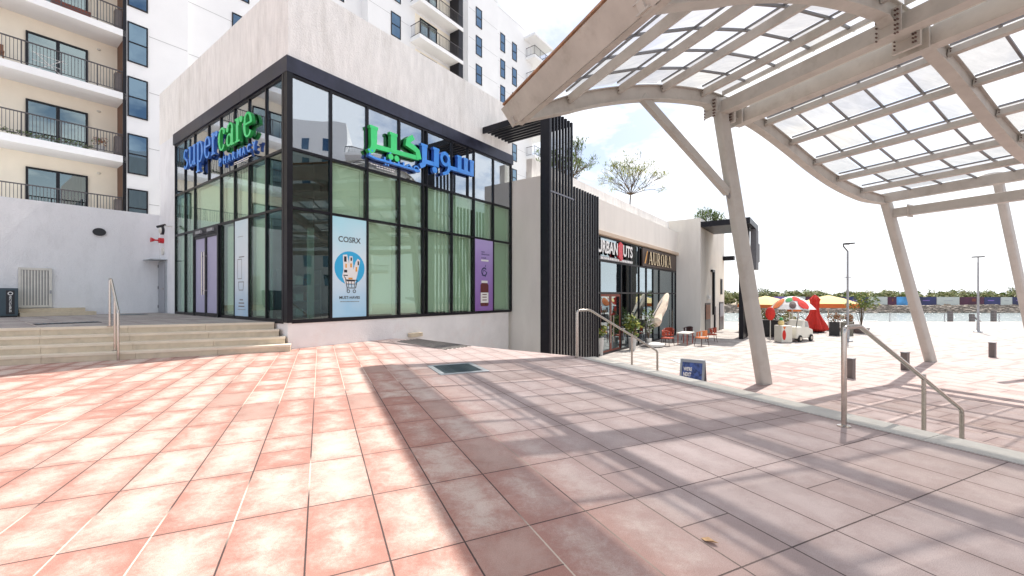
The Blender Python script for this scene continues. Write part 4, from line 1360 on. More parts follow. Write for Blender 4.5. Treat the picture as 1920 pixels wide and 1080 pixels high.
b.build('slats', 'bollard_grey', lg)
b = MB(); b.add([A_ + Vector((0, 0, 0.0015)), B_ + Vector((0, 0, 0.0015)), Cc + Vector((0, 0, 0.0015)), D_ + Vector((0, 0, 0.0015))], [(0, 1, 2, 3)]); b.build('backing', 'kerb_stone', lg)
b = MB(FU); b.box(4.0, 4.55, -0.16, -0.013, 0.001, 0.14)
tag(b.build('stone_block', 'step_stone', bevel=0.01), 'small beige stone block against the white plinth', 'block')
b = MB(FU); b.box(-4.1, -2.9, 4.35, 4.9, POD + 0.002, POD + 0.012)
b.cur = 1
for k_ in range(10): b.box(-4.05 + k_ * 0.115, -4.0 + k_ * 0.115, 4.38, 4.87, POD + 0.0125, POD + 0.018)
tag(b.build('floor_grate', ['ink_black', 'grate_iron']), 'dark floor grate on the podium in front of the gate', 'drain grate', 'floor grates')
b = MB(FU); b.box(-1.6, -0.8, 9.4, 10.1, POD + 0.002, POD + 0.012)
tag(b.build('floor_mat', 'grate_iron'), 'thin dark mat on the podium near the grey door', 'mat')

# dry leaf
lf_ = MB()
lp = Vector((1.16, 2.46, 0.0))
pts = [(-0.055, 0.0, 0.004), (-0.02, 0.02, 0.018), (0.02, 0.016, 0.012), (0.05, 0.0, 0.02), (0.02, -0.016, 0.026), (-0.02, -0.02, 0.010)]
rot = Matrix.Rotation(R(-50), 3, 'Z')
top_ = [lp + rot @ Vector(p) for p in pts]; bot_ = [p - Vector((0, 0, 0.0015)) for p in top_]
cen_ = lp + Vector((0, 0, 0.006))
lf_.add(top_ + [cen_], [(i, (i + 1) % 6, 6) for i in range(6)]); lf_.add(bot_ + [cen_ - Vector((0, 0, 0.0015))], [((i + 1) % 6, i, 6) for i in range(6)])
tag(lf_.build('dry_leaf', 'leaf_dry'), 'curled dry leaf lying on the shaded paving', 'leaf')

# bollards
def bollard(P, label):
    o = empty('bollard', P, label, 'bollard', 'short metal bollards on the lower plaza')
    m = MB(); m.beam(P, P + Vector((0, 0, 0.78)), 0.24, 0.24, V1); m.build('body', 'bollard_grey', o, bevel=0.01)
    m = MB(); m.beam(P + Vector((0, 0, 0.782)), P + Vector((0, 0, 0.82)), 0.26, 0.26, V1); m.build('cap', 'grey_alu', o)
bollard(Vector((13.84, 17.17, LOW)), 'short dark bollard standing behind the top of the near handrail')
bollard(Vector((17.77, 19.0, LOW)), 'short dark bollard at the foot of the middle slanted column')
bollard(Vector((26.18, 22.9, LOW)), 'short dark bollard standing alone on the far right')

# ================================================================== CANOPY
QA = 10.6
BAY = 5.1
prof = [(4.76, 6.45), (6.6, 7.40), (8.4, 8.02), (10.2, 8.44), (12.1, 8.66), (13.3, 8.62), (14.2, 8.48), (15.45, 8.17), (16.95, 7.66), (18.5, 7.08), (20.1, 6.60), (21.85, 6.28), (23.8, 6.12)]


def pz(p):
    # smooth interpolation through the profile (catmull-rom)
    for i in range(len(prof) - 1):
        if prof[i][0] <= p <= prof[i + 1][0]:
            p0 = prof[max(i - 1, 0)]; p1 = prof[i]; p2 = prof[i + 1]; p3 = prof[min(i + 2, len(prof) - 1)]
            u = (p - p1[0]) / (p2[0] - p1[0])
            m1 = (p2[1] - p0[1]) / (p2[0] - p0[0]) * (p2[0] - p1[0]); m2 = (p3[1] - p1[1]) / (p3[0] - p1[0]) * (p2[0] - p1[0])
            return (2 * u ** 3 - 3 * u ** 2 + 1) * p1[1] + (u ** 3 - 2 * u ** 2 + u) * m1 + (-2 * u ** 3 + 3 * u ** 2) * p2[1] + (u ** 3 - u ** 2) * m2
    return prof[-1][1] if p > prof[-1][0] else prof[0][1]


cn = empty('canopy', FV(13, 3, LOW), 'large curved cream steel canopy with cloudy roof panels on slanted columns', 'canopy')
arches = [QA - BAY * k_ for k_ in range(5)]
for q in arches:
    a = MB(FV)
    N = 56
    ps = [4.80 + (23.9 - 4.80) * k_ / N for k_ in range(N + 1)]
    def ring(p):
        z = pz(p)
        s_ = (pz(min(p + .1, 23.8)) - pz(max(p - .1, 4.76))) / .2
        l = math.hypot(1, s_); nx, nz = -s_ / l, 1 / l
        dep = 0.46
        if 12.4 < p < 14.6: dep = 0.62
        if p < 6.4: dep = 0.20 + 0.26 * (p - 4.8) / 1.6
        if p > 22.4: dep = 0.46 - 0.12 * (p - 22.4) / 1.5
        tp = (p - nx * 0.10, z - nz * 0.10); bt = (p - nx * (0.10 + dep), z - nz * (0.10 + dep))
        return tp, bt
    hw, fw, tf = 0.02, 0.15, 0.03
    for i in range(N):
        (t0, b0), (t1, b1) = ring(ps[i]), ring(ps[i + 1])
        for (x0, z0), (x1, z1), (X0, Z0), (X1, Z1), w_ in ((t0, t1, (t0[0], t0[1] - tf), (t1[0], t1[1] - tf), fw), ((b0[0], b0[1] + tf), (b1[0], b1[1] + tf), b0, b1, fw), ((t0[0], t0[1] - tf), (t1[0], t1[1] - tf), (b0[0], b0[1] + tf), (b1[0], b1[1] + tf), 0.075)):
            vs = [FV(x0, q - w_, z0), FV(x1, q - w_, z1), FV(X1, q - w_, Z1), FV(X0, q - w_, Z0), FV(x0, q + w_, z0), FV(x1, q + w_, z1), FV(X1, q + w_, Z1), FV(X0, q + w_, Z0)]
            fs = [(3, 2, 1, 0), (4, 5, 6, 7), (0, 1, 5, 4), (2, 3, 7, 6)]
            if i == 0: fs.append((0, 4, 7, 3))
            if i == N - 1: fs.append((1, 2, 6, 5))
            a.add(vs, fs)
    a.build('arch_rib', 'canopy_steel', cn)

QN, QF = arches[-1] - 1.0, QA + 0.25
pur_p = [6.55, 8.4, 10.2, 12.05, 15.45, 16.95, 18.5, 20.1, 21.85]
for p in pur_p:
    s_ = (pz(p + .1) - pz(p - .1)) / .2
    l = math.hypot(1, s_)
    upv = V1 * (-s_ / l) + Vector((0, 0, 1 / l))
    for bq in range(4):
        q1, q0 = arches[bq] - 0.10, arches[bq + 1] + 0.10
        z = pz(p)
        m = MB(); m.beam(FV(p, q0, z) - upv * 0.22, FV(p, q1, z) - upv * 0.22, 0.13, 0.22, upv)
        m.build('purlin', 'canopy_steel', cn, bevel=0.008)
        b = MB()
        for qq in (q1 - 0.06, q0 + 0.06):
            for dz in (0.16, 0.24):
                for sd in (-1, 1):
                    c_ = FV(p, qq, z) - upv * dz
                    sd_v = upv.cross(V2) * sd
                    b.tube([c_ + sd_v * 0.064, c_ + sd_v * 0.085], 0.018, 6)
            if True:
                pass
        b.build('bolt', 'bolt_dark', cn)
        r_ = MB()
        r_.beam(FV(p, q0, z) + upv * 0.02, FV(p, q1, z) + upv * 0.02, 0.045, 0.05, upv); r_.build('glazing_rail', 'grey_alu', cn)
for p in (12.98, 14.42):
    for bq in range(4):
        q1, q0 = arches[bq] - 0.16, arches[bq + 1] + 0.16
        m = MB(); m.beam(FV(p, q0, pz(p) - 0.06), FV(p, q1, pz(p) - 0.06), 0.07, 0.14); m.build('edge_channel', 'canopy_steel', cn)
# twin box beams over the columns
for p, z, w_, h_ in ((13.05, 8.10, 0.36, 0.42), (14.15, 7.96, 0.40, 0.46)):
    m = MB(); m.beam(FV(p, QN, z), FV(p, QA + 0.22, z), w_, h_); m.build('main_beam', 'canopy_steel', cn, bevel=0.012)
m = MB(); m.beam(FV(13.58, QN, 8.14), FV(13.58, QA - 0.1, 8.14), 0.22, 0.10); m.build('cable_duct', 'gate_white', cn)
# far edge beams
m = MB(); m.beam(FV(23.9, QN, 5.95), FV(23.9, QA + 0.2, 5.95), 0.30, 0.40); m.build('edge_beam', 'canopy_steel', cn, bevel=0.012)
m = MB(); m.beam(FV(24.45, QN, 5.28), FV(24.45, QA - 0.15, 5.28), 0.32, 0.40); m.build('tie_beam', 'column_paint', cn, bevel=0.012)
m = MB(); m.beam(FV(24.45, QA - 0.75, 5.28), FV(24.45, QA - 0.70, 5.28), 0.44, 0.56); m.build('flange', 'canopy_steel', cn)
# left edge fascia
m = MB()
fa, fb_ = (4.72, 6.62), (5.12, 6.26)
e0 = [(4.55, 6.48), (4.84, 6.80), (4.94, 6.74), (5.10, 6.20), (5.02, 6.10)]
e0 = [(4.62, 6.66), (4.72, 6.76), (5.06, 6.30), (4.98, 6.20)]
n = 4
vs = [FV(a_, QN, z_) for a_, z_ in e0] + [FV(a_, QF, z_) for a_, z_ in e0]
m.add(vs, [(0, 1, 2, 3), (7, 6, 5, 4)] + [(i, 4 + i, 4 + (i + 1) % 4, (i + 1) % 4) for i in range(4)])
m.build('fascia', 'canopy_steel', cn)
m = MB(); m.beam(FV(4.70, QN, 6.80), FV(4.70, QF, 6.80), 0.07, 0.05); m.build('gutter_edge', 'rust_edge', cn)
m = MB(); m.beam(FV(5.16, QN, 6.30), FV(5.16, QF - 0.1, 6.30), 0.16, 0.06); m.build('lip', 'canopy_steel', cn)
# roof panels and glazing bars
strip = [4.9] + pur_p[:4] + [13.2, 14.4] + pur_p[4:] + [23.75]
gap = 0.09
for i in range(len(strip) - 1):
    pa, pb = strip[i] + gap, strip[i + 1] - gap * 0.4
    za, zb = pz(pa) + 0.05, pz(pb) + 0.05
    if strip[i] == 13.2: continue
    for bq in range(4):
        q1, q0 = arches[bq], arches[bq + 1]
        if bq == 0: q1 += 0.15
        nseg = 5
        pn = MB()
        for k_ in range(nseg):
            qa_, qb_ = q0 + (q1 - q0) * k_ / nseg + 0.03, q0 + (q1 - q0) * (k_ + 1) / nseg - 0.03
            pm = (pa + pb) / 2
            for (x0, x1) in ((pa, pm), (pm, pb)):
                Z0, Z1 = pz(x0) + 0.05, pz(x1) + 0.05
                pn.add([FV(x0, qa_, Z0), FV(x1, qa_, Z1), FV(x1, qb_, Z1), FV(x0, qb_, Z0)], [(0, 1, 2, 3)])
        pn.build('roof_panel', 'poly_panel', cn)
    for bq in range(4):
        q1, q0 = arches[bq], arches[bq + 1]
        br = MB()
        for k_ in range(5):
            q = q0 + (q1 - q0) * k_ / 5
            br.beam(FV(strip[i], q, pz(strip[i]) + 0.0), FV(strip[i + 1], q, pz(strip[i + 1]) + 0.0), 0.06, 0.06)
        br.build('glazing_bars', 'grey_alu', cn)
# connection plates at the column head
for q in (QA, QA - BAY):
    for bx_ in ((12.55, 12.60, q - 0.26, q + 0.26, 7.75, 8.35), (13.40, 13.50, q - 0.28, q + 0.28, 7.62, 8.40), (13.78, 13.86, q - 0.30, q + 0.30, 7.62, 8.3)):
        m = MB(FV); m.box(*bx_); m.build('connection_plate', 'canopy_steel', cn)
    m = MB()
    for a_ in (13.36, 13.90, 12.52):
        for dq in (-0.22, -0.17, 0.2):
            for zz in (7.70, 7.80, 7.90, 8.02, 8.14, 8.25):
                m.tube([FV(a_, q + dq, zz), FV(a_ - 0.05, q + dq, zz)], 0.02, 6)
    m.build('bolt', 'bolt_dark', cn)
m = MB(FV); m.box(4.98, 5.10, QF - 0.65, QF - 0.6, 6.2, 6.6)
# columns
def column(pt, zt, pb, qb, w0, w1, qt=None, D=0.36):
    qt = qb if qt is None else qt
    T_, B_ = FV(pt, qt, zt), FV(pb, qb, LOW)
    m = MB(); m.beam(B_, T_, w0, D, V2.cross(T_ - B_).normalized(), w2=w1, h2=D)
    return m
# section: side = V2-ish direction handled through 'up' = in-plane normal
def slanted(pt, zt, pb, q, wide_b, wide_t, thick=0.34):
    T_, B_ = FV(pt, q, zt), FV(pb, q, LOW)
    d = (T_ - B_).normalized()
    inpl = V2.cross(d).normalized()      # in the arch plane, across the column
    n = 12
    m = MB(); vs = []
    for P, wd in ((B_, wide_b), (T_, wide_t)):
        for k_ in range(n * 2):
            a = math.pi * k_ / n
            ca, sa = math.cos(a), math.sin(a)
            e_ = 0.45
            x_ = math.copysign(abs(ca) ** e_, ca) * wd / 2; y_ = math.copysign(abs(sa) ** e_, sa) * thick / 2
            Pp = P + inpl * x_ + V2 * y_
            if P is B_: Pp.z = LOW
            vs.append(Pp)
    N2 = n * 2
    m.add(vs, [(k_, (k_ + 1) % N2, N2 + (k_ + 1) % N2, N2 + k_) for k_ in range(N2)] + [tuple(range(N2 - 1, -1, -1)), tuple(range(N2, 2 * N2))])
    return m


slanted(12.95, 8.45, 15.45, QA, 0.66, 0.50).build('column', 'column_paint', cn, smooth=True)
slanted(23.9, 6.1, 28.3, QA, 0.78, 0.46).build('column', 'column_paint', cn, smooth=True)
slanted(12.95, 8.45, 15.45, arches[2], 0.66, 0.50).build('column', 'column_paint', cn, smooth=True)
slanted(23.9, 6.1, 28.3, arches[2], 0.78, 0.46).build('column', 'column_paint', cn, smooth=True)
for q in (QA, arches[2]):
    m = MB(); m.beam(FV(13.42, q, 5.15), FV(9.45, q, 7.85), 0.20, 0.26); m.build('brace', 'column_paint', cn, bevel=0.01)
    m = MB(); m.tube([FV(13.7, q, 4.85), FV(13.35, q, 5.2)], 0.07, 8); m.build('brace_pin', 'grey_alu', cn)
    m = MB(); m.tube([FV(9.6, q, 7.75), FV(9.25, q, 8.0)], 0.07, 8); m.build('brace_pin', 'grey_alu', cn)
# second canopy further right (only its nearest column and beam show)
c2 = empty('canopy', FV(33, 9, LOW), 'slanted cream column and beam of a further canopy at the right edge', 'canopy')
slanted(32.4, 7.35, 37.3, 9.45, 0.72, 0.50).build('column', 'column_paint', c2, smooth=True)
m = MB(); m.beam(FV(32.3, -8, 7.5), FV(32.3, 9.8, 7.5), 0.3, 0.42); m.build('edge_beam', 'canopy_steel', c2)
m = MB()
for k_ in range(10):
    p0, p1 = 29.0 + k_ * 0.5, 29.5 + k_ * 0.5
    z_ = lambda p: 7.9 - 0.9 * ((p - 34) / 5) ** 2 - 0.0
    m.beam(FV(p0, 9.45, z_(p0) - 0.1), FV(p1 + 0.01, 9.45, z_(p1) - 0.1), 0.2, 0.35)
m.build('arch_rib', 'canopy_steel', c2)

# ================================================================== APARTMENT BUILDING
AW = 17.1
RZ = 34.0
ap = empty('apartment_building', FU(10, 20, 4), 'tall white apartment block with balconies rising behind the pharmacy', 'building')
b = MB(FU)
b.box(0.06, 2.66, AW, 34, 4, RZ)
b.box(2.66, 12.5, AW + 0.25, 34, 4, RZ)
b.box(12.5, 14.2, AW + 0.9, 34, 4, RZ)
b.box(14.2, 24.0, AW, 34, 4, RZ)
b.box(24.0, 25.8, AW + 0.9, 34, 4, RZ)
b.box(25.8, 30.6, AW + 0.1, 34, 4, RZ)
b.box(30.6, 37.8, AW + 0.4, 34, 4, RZ - 0.5)
b.build('wall', 'tower_render', ap)
b = MB(FU); b.box(-30, 0.058, AW + 1.6, 34, 4, RZ); b.build('recess_wall', 'cream_render', ap)
b = MB(FU); b.box(0.0, 0.057, AW + 0.05, AW + 1.598, 4.9, RZ); b.build('side_panel', 'brown_panel', ap)
b = MB(FU); b.box(-0.08, 0.055, AW - 0.02, AW + 0.048, 4.9, RZ); b.build('edge_trim', 'dark_frame', ap)
# thin movement joints in the render
for k_ in range(10):
    z_ = 6.2 + k_ * 2.95
    for t0, t1, w_, dz in ((0.95, 2.6, 0.0, 0), (2.7, 12.4, 0.25, 0), (14.3, 18.2, 0.0, 0.6), (25.9, 30.5, 0.1, 0.6), (30.7, 37.7, 0.4, 0.6)):
        b = MB(FU); b.box(t0, t1, AW + w_ - 0.004, AW + w_ - 0.001, z_ + dz, z_ + dz + 0.035); b.build('wall_joint', 'joint_grey', ap)


def window(par, t0, t1, w, z0, z1, split=0.5, glass='glass_tower', fw=0.06):
    m = MB(FU)
    m.box(t0, t0 + fw, w - 0.05, w - 0.001, z0, z1); m.box(t1 - fw, t1, w - 0.05, w - 0.001, z0, z1)
    m.box(t0 + fw, t1 - fw, w - 0.05, w - 0.001, z0, z0 + fw); m.box(t0 + fw, t1 - fw, w - 0.05, w - 0.001, z1 - fw, z1)
    zs = z0 + (z1 - z0) * split
    m.box(t0 + fw, t1 - fw, w - 0.048, w - 0.001, zs - fw / 2, zs + fw / 2)
    o = m.build('window', 'dark_frame', par)
    m = MB(FU); m.box(t0 + fw + 0.001, t1 - fw - 0.001, w - 0.022, w - 0.012, z0 + fw + 0.001, z1 - fw - 0.001); m.build('pane', glass, o)
    m = MB(FU); m.box(t0 + fw + 0.002, t1 - fw - 0.002, w - 0.010, w - 0.002, z0 + fw + 0.001, z1 - fw - 0.001); m.build('reveal', 'interior_dark', o)
    return o


for zt in (6.9, 9.72, 12.65, 15.45, 18.3, 21.2):
    window(ap, 0.09, 0.90, AW, max(zt - 2.05, 4.95), zt)
for zt in (18.6, 21.55):
    window(ap, 4.9, 5.85, AW + 0.25, zt - 1.95, zt)
for zt in (22.6, 25.6): window(ap, 11.5, 12.3, AW + 0.25, zt - 2.3, zt); window(ap, 9.6, 11.0, AW + 0.25, zt - 2.3, zt)
for zt in (21.8, 24.8, 27.8): window(ap, 16.36, 17.34, AW, zt - 1.95, zt)
for k_ in range(5):
    zt = 31.05 - 2.93 * k_
    window(ap, 26.95, 27.9, AW + 0.1, zt - 1.95, zt, fw=0.08)
for k_ in range(7):
    zt = 30.75 - 2.93 * k_
    window(ap, 31.4, 32.25, AW + 0.4, zt - 2.0, zt, fw=0.08); window(ap, 33.6, 34.5, AW + 0.4, zt - 2.0, zt, fw=0.08)


def balcony(par, t0, t1, w0, w1, z, solid_right=False, left=True, right=True, mat='tower_render', h=1.1, posts=1.25, step=0.11, bal='rail_grey', slab=0.33):
    """slab in front of the wall with a barred railing; w0 outer edge, w1 inner"""
    o = MB(FU); o.box(t0, t1, w0, w1, z - slab, z); ob = o.build('balcony', mat, par)
    r = MB(FU)
    wo = w0 + 0.06
    r.box(t0 + 0.04, t1 - 0.04, wo - 0.025, wo + 0.025, z + h - 0.05, z + h)
    r.box(t0 + 0.04, t1 - 0.04, wo - 0.015, wo + 0.015, z + 0.1, z + 0.13)
    n = int((t1 - t0 - 0.1) / step)
    for k_ in range(n + 1):
        tt = t0 + 0.05 + k_ * (t1 - t0 - 0.1) / n
        big = k_ % max(1, int(posts / step)) == 0
        hw = 0.022 if big else 0.009
        r.box(tt - hw, tt + hw, wo - hw, wo + hw, z + (0.0 if big else 0.131), z + h - 0.051)
    for side, on in ((t0 + 0.06, left), (t1 - 0.06, right)):
        if on:
            r.box(side - 0.02, side + 0.02, wo + 0.03, w1 - 0.01, z + h - 0.05, z + h); r.box(side - 0.015, side + 0.015, wo + 0.03, w1 - 0.01, z + 0.1, z + 0.13)
            n2 = int((w1 - w0 - 0.1) / step)
            for k_ in range(1, n2): 
                ww = wo + k_ * (w1 - wo) / n2
                r.box(side - 0.009, side + 0.009, ww - 0.009, ww + 0.009, z + 0.131, z + h - 0.051)
    r.build('railing', bal, ob)
    return ob


def sliding_door(par, t0, t1, w, z, h=2.2, glass='glass_balcony', curtain=False):
    m = MB(FU)
    f = 0.08; tm_ = (t0 + t1) / 2
    for a_, b_ in ((t0, t0 + f), (t1 - f, t1), (tm_ - 0.06, tm_ + 0.06)): m.box(a_, b_, w - 0.08, w - 0.001, z, z + h)
    m.box(t0 + f, tm_ - 0.06, w - 0.08, w - 0.001, z + h - f, z + h); m.box(tm_ + 0.06, t1 - f, w - 0.08, w - 0.001, z + h - f, z + h)
    o = m.build('balcony_door', 'dark_frame', par)
    m = MB(FU); m.box(t0 + f, tm_ - 0.061, w - 0.03, w - 0.02, z, z + h - f - 0.001); m.box(tm_ + 0.061, t1 - f, w - 0.03, w - 0.02, z, z + h - f - 0.001); m.build('pane', glass, o)
    m = MB(FU); m.box(t0 + f, t1 - f, w - 0.012, w - 0.003, z, z + h - f - 0.002); m.build('curtain' if curtain else 'reveal', 'curtain' if curtain else 'interior_dark', o)
    return o


for k_, z in enumerate((5.3, 8.5, 11.7, 14.9, 18.1)):
    balcony(ap, -12, 0.04, AW - 0.02, AW + 1.59, z, left=False, right=False)
    for t0 in (-3.2, -8.6):
        sliding_door(ap, t0, t0 + 2.08, AW + 1.6, z, curtain=(k_ in (2, 3)))
    l_ = MB(); c_ = FU(-0.72, AW + 1.59, z + 2.45); l_.ball(c_, 0.09, 10, (1, 1, 0.6)); l_.build('wall_lamp', 'gate_white', ap, smooth=True)
    w_ = MB(FU); w_.box(-0.34, -0.09, AW + 0.12, AW + 0.5, z, z + 1.0); w_.build('ac_unit', 'bollard_grey', ap)
for k_ in range(4):
    z = 20.4 + 3.1 * k_
    b_ = balcony(ap, 18.35, 23.7, AW - 1.25, AW - 0.002, z, right=True, step=0.16)
    m = MB(FU); m.box(18.9, 23.69, AW - 0.03, AW - 0.003, z, z + 2.5); m.build('recess', 'cream_render', ap)
    sliding_door(ap, 19.4, 21.4, AW - 0.03, z, 2.3)
    m = MB(FU); m.box(23.1, 23.68, AW - 1.2, AW - 0.031, z + 0.0, z + 2.75); m.build('side_panel', 'dark_frame', ap)
for k_ in range(9):
    z = 6.0 + 3.0 * k_
    balcony(ap, 36.4, 39.6, AW - 0.9, AW + 2.6, z + 0.2, step=0.2)
m = MB(FU); m.box(36.0, 40.2, AW - 1.2, AW + 2.8, 32.2, 32.5); m.build('balcony_roof', 'tower_render', ap)

# things on the balconies
def F0(a_, b_, c_): return FU(a_, b_, c_)
rk = empty('clothes_rack', FU(-2.4, AW + 0.7, 11.7), 'white folding clothes rack on the third floor balcony', 'clothes rack')
m = MB()
for (a_, za, b_, zb) in ((-3.0, 0.05, -2.1, 0.85), (-2.1, 0.05, -3.0, 0.85)): m.tube([FU(a_, AW + 0.4, 11.7 + za), FU(b_, AW + 0.4, 11.7 + zb)], 0.018, 6)
for zz in (0.5, 0.85): m.tube([FU(-3.1, AW + 0.4, 11.7 + zz), FU(-2.0, AW + 0.4, 11.7 + zz - 0.1)], 0.014, 6)
m.build('frame', 'sign_white', rk)
bc = empty('balcony_chair', FU(-3.9, AW + 0.6, 11.7), 'brown wicker chair at the far left of the balcony', 'chair')
m = MB(FU); m.box(-4.4, -3.9, AW + 0.3, AW + 0.8, 12.1, 12.16); m.build('seat', 'wood_door', bc)
m = MB(FU); m.box(-4.4, -3.9, AW + 0.80, AW + 0.85, 12.1, 12.6); m.build('backrest', 'wood_door', bc)
for a_ in (-4.38, -3.94):
    for w_ in (AW + 0.32, AW + 0.76):
        m = MB(FU); m.box(a_, a_ + 0.03, w_, w_ + 0.03, 11.7, 12.099); m.build('leg', 'wood_door', bc)


def leaf_cloud(mb, P, rad, n, size, flat_=1.0, seed=0, holes=0.0, up=0.3):
    rnd = random.Random(seed)
    clumps = [Vector((rnd.uniform(-1, 1), rnd.uniform(-1, 1), rnd.uniform(-1, 1))) for _ in range(9)]
    made = 0
    tries = 0
    while made < n and tries < n * 8:
        tries += 1
        v = Vector((rnd.gauss(0, 0.5), rnd.gauss(0, 0.5), rnd.gauss(0, 0.5)))
        if v.length > 1: continue
        dmin = min((v - c).length for c in clumps)
        if dmin > 0.62 - holes: continue
        p = P + Vector((v.x * rad[0], v.y * rad[1], v.z * rad[2]))
        a = Vector((rnd.uniform(-1, 1), rnd.uniform(-1, 1), rnd.uniform(-0.6, 0.9))).normalized()
        b_ = a.cross(Vector((rnd.uniform(-1, 1), rnd.uniform(-1, 1), rnd.uniform(-1, 1)))).normalized()
        s_ = size * rnd.uniform(0.6, 1.5)
        mb.cur = 0 if rnd.random() < 0.7 else 1
        mb.add([p - a * s_, p + b_ * s_ * 0.35, p + a * s_, p - b_ * s_ * 0.35], [(0, 1, 2, 3)])
        made += 1


pl = MB()
for k_ in range(20): leaf_cloud(pl, FU(-4.2 + k_ * 0.155, AW + 0.16, 8.68), (0.14, 0.12, 0.14), 26, 0.05, seed=k_)
tag(pl.build('hedge_plant', ['leaf_green', 'leaf_dark']), 'low green plants in a row behind the second balcony railing', 'plant')
fp = empty('potted_plant', FU(-0.8, AW + 0.4, 8.5), 'reddish flowering pot plant at the end of the balcony', 'potted plant')
m = MB(); m.lathe(FU(-0.85, AW + 0.4, 8.5), [(0.13, 0), (0.18, 0.33), (0.19, 0.36)], 14); m.build('pot', 'pot_white', fp, smooth=True)
m = MB(); leaf_cloud(m, FU(-0.85, AW + 0.4, 9.08), (0.4, 0.3, 0.28), 120, 0.06, seed=5); m.build('foliage', ['flower_brown', 'leaf_green'], fp)
m = MB(FU); m.box(-2.5, -1.2, AW + 0.3, AW + 0.7, 14.9, 15.3)
tag(m.build('balcony_bench', 'wood_red'), 'dark red bench on the topmost visible left balcony', 'bench')

# apartment block across the square, seen mirrored in the pharmacy glass
def FX(a_, b_, c_): return Vector((62 + b_, -26 + a_, c_))
rb = empty('apartment_building', (66, -14, 0), 'white apartment block across the square, mirrored in the pharmacy glass', 'building')
m = MB(FX); m.box(0, 33, 0, 18, LOW, 32); m.box(33, 37, 3, 18, LOW, 29); m.build('wall', 'tower_render', rb)
for k_ in range(8):
    for a_ in (3, 9, 20, 26, 29.3):
        m = MB(FX); m.box(a_, a_ + 1.3, -0.06, -0.002, 3 + 3.4 * k_, 5.0 + 3.4 * k_); m.build('window', 'glass_tower', rb)
for k_ in range(7):
    m = MB(FX); m.box(33, 40.5, -2.2, 2.99, 5.5 + 3.4 * k_, 5.9 + 3.4 * k_); bal_ = m.build('balcony', 'tower_render', rb)
    m = MB(FX); m.box(33, 40.5, -2.2, -2.12, 6.7 + 3.4 * k_, 6.8 + 3.4 * k_)
    for j in range(30): m.box(33 + j * 0.25, 33.06 + j * 0.25, -2.18, -2.13, 5.901 + 3.4 * k_, 6.699 + 3.4 * k_)
    m.build('railing', 'rail_grey', bal_)

# ================================================================== ROOF TREES
def branchy_tree(name, P, h, spread, label, n_main=7, leafy=60, seed=1, leaf='leaf_yellow', size=0.10, cat='tree', group=None, trunk_frac=0.3, r0=0.06):
    rnd = random.Random(seed)
    o = empty(name, P, label, cat, group)
    m = MB(); lf = MB()
    tips = []
    def grow(A, d, l, r, depth):
        B = A + d * l
        mid = A + d * l * 0.5 + Vector((rnd.uniform(-1, 1), rnd.uniform(-1, 1), 0)) * l * 0.06
        m.tube([A, mid, B], [r, r * 0.85, r * 0.68], 5)
        if depth == 0:
            tips.append((B, d)); return
        for k_ in range(2 if rnd.random() < 0.5 else 3):
            nd_ = (d + Vector((rnd.gauss(0, 1), rnd.gauss(0, 1), rnd.gauss(0.05, 0.55))) * spread).normalized()
            grow(B if rnd.random() < 0.6 else mid, nd_, l * rnd.uniform(0.55, 0.85), r * 0.62, depth - 1)
    T0 = P + Vector((0, 0, 0))
    T1_ = P + Vector((0.03 * h, 0, trunk_frac * h))
    m.tube([T0, T1_], [r0, r0 * 0.8], 7)
    for k_ in range(n_main):
        a = 2 * math.pi * (k_ + rnd.random() * 0.5) / n_main
        d = Vector((math.cos(a) * 0.85, math.sin(a) * 0.85, rnd.uniform(0.15, 1.5))).normalized()
        grow(T1_, d, h * 0.22, r0 * 0.6, 4)
    m.build('trunk', 'bark', o)
    for (B, d) in tips:
        if rnd.random() < 0.15: continue
        for j in range(max(1, leafy // 30)):
            p = B + Vector((rnd.gauss(0, 1), rnd.gauss(0, 1), rnd.gauss(0, 1))) * size * 1.1
            a = (d + Vector((rnd.gauss(0, .5), rnd.gauss(0, .5), rnd.gauss(0, .5)))).normalized()
            b_ = a.cross(Vector((0, 0, 1)) + a * 0.1)
            b_.normalize()
            s_ = size * rnd.uniform(0.5, 1.4)
            lf.cur = 0 if rnd.random() < 0.6 else 1
            lf.add([p - a * s_, p + b_ * s_ * 0.22, p + a * s_, p - b_ * s_ * 0.22], [(0, 1, 2, 3)])
    lf.build('crown', [leaf, 'leaf_green'], o)
    return o


branchy_tree('roof_tree', FU(26.9, 1.0, 6.7), 5.4, 0.36, 'thin open tree standing alone on the low roof', seed=4, leafy=180, size=0.11, n_main=13, trunk_frac=0.50, group='small trees on the low roof')
branchy_tree('roof_tree', FU(16.7, 1.0, 6.7), 4.5, 0.34, 'green tree half hidden behind the tall black fins', seed=9, leafy=180, leaf='leaf_green', size=0.11, n_main=12, group='small trees on the low roof')
branchy_tree('roof_tree', FU(40.0, -2.3, 7.76), 3.4, 0.5, 'bushy green tree above the end block roof', seed=12, leafy=240, leaf='leaf_green', size=0.16, group='small trees on the low roof', trunk_frac=0.1, n_main=8)
branchy_tree('roof_tree', FU(41.0, -3.2, 7.76), 2.0, 0.5, 'small green tree beside the slanted column on the end roof', seed=14, leafy=220, leaf='leaf_green', size=0.14, group='small trees on the low roof', trunk_frac=0.1, n_main=7)

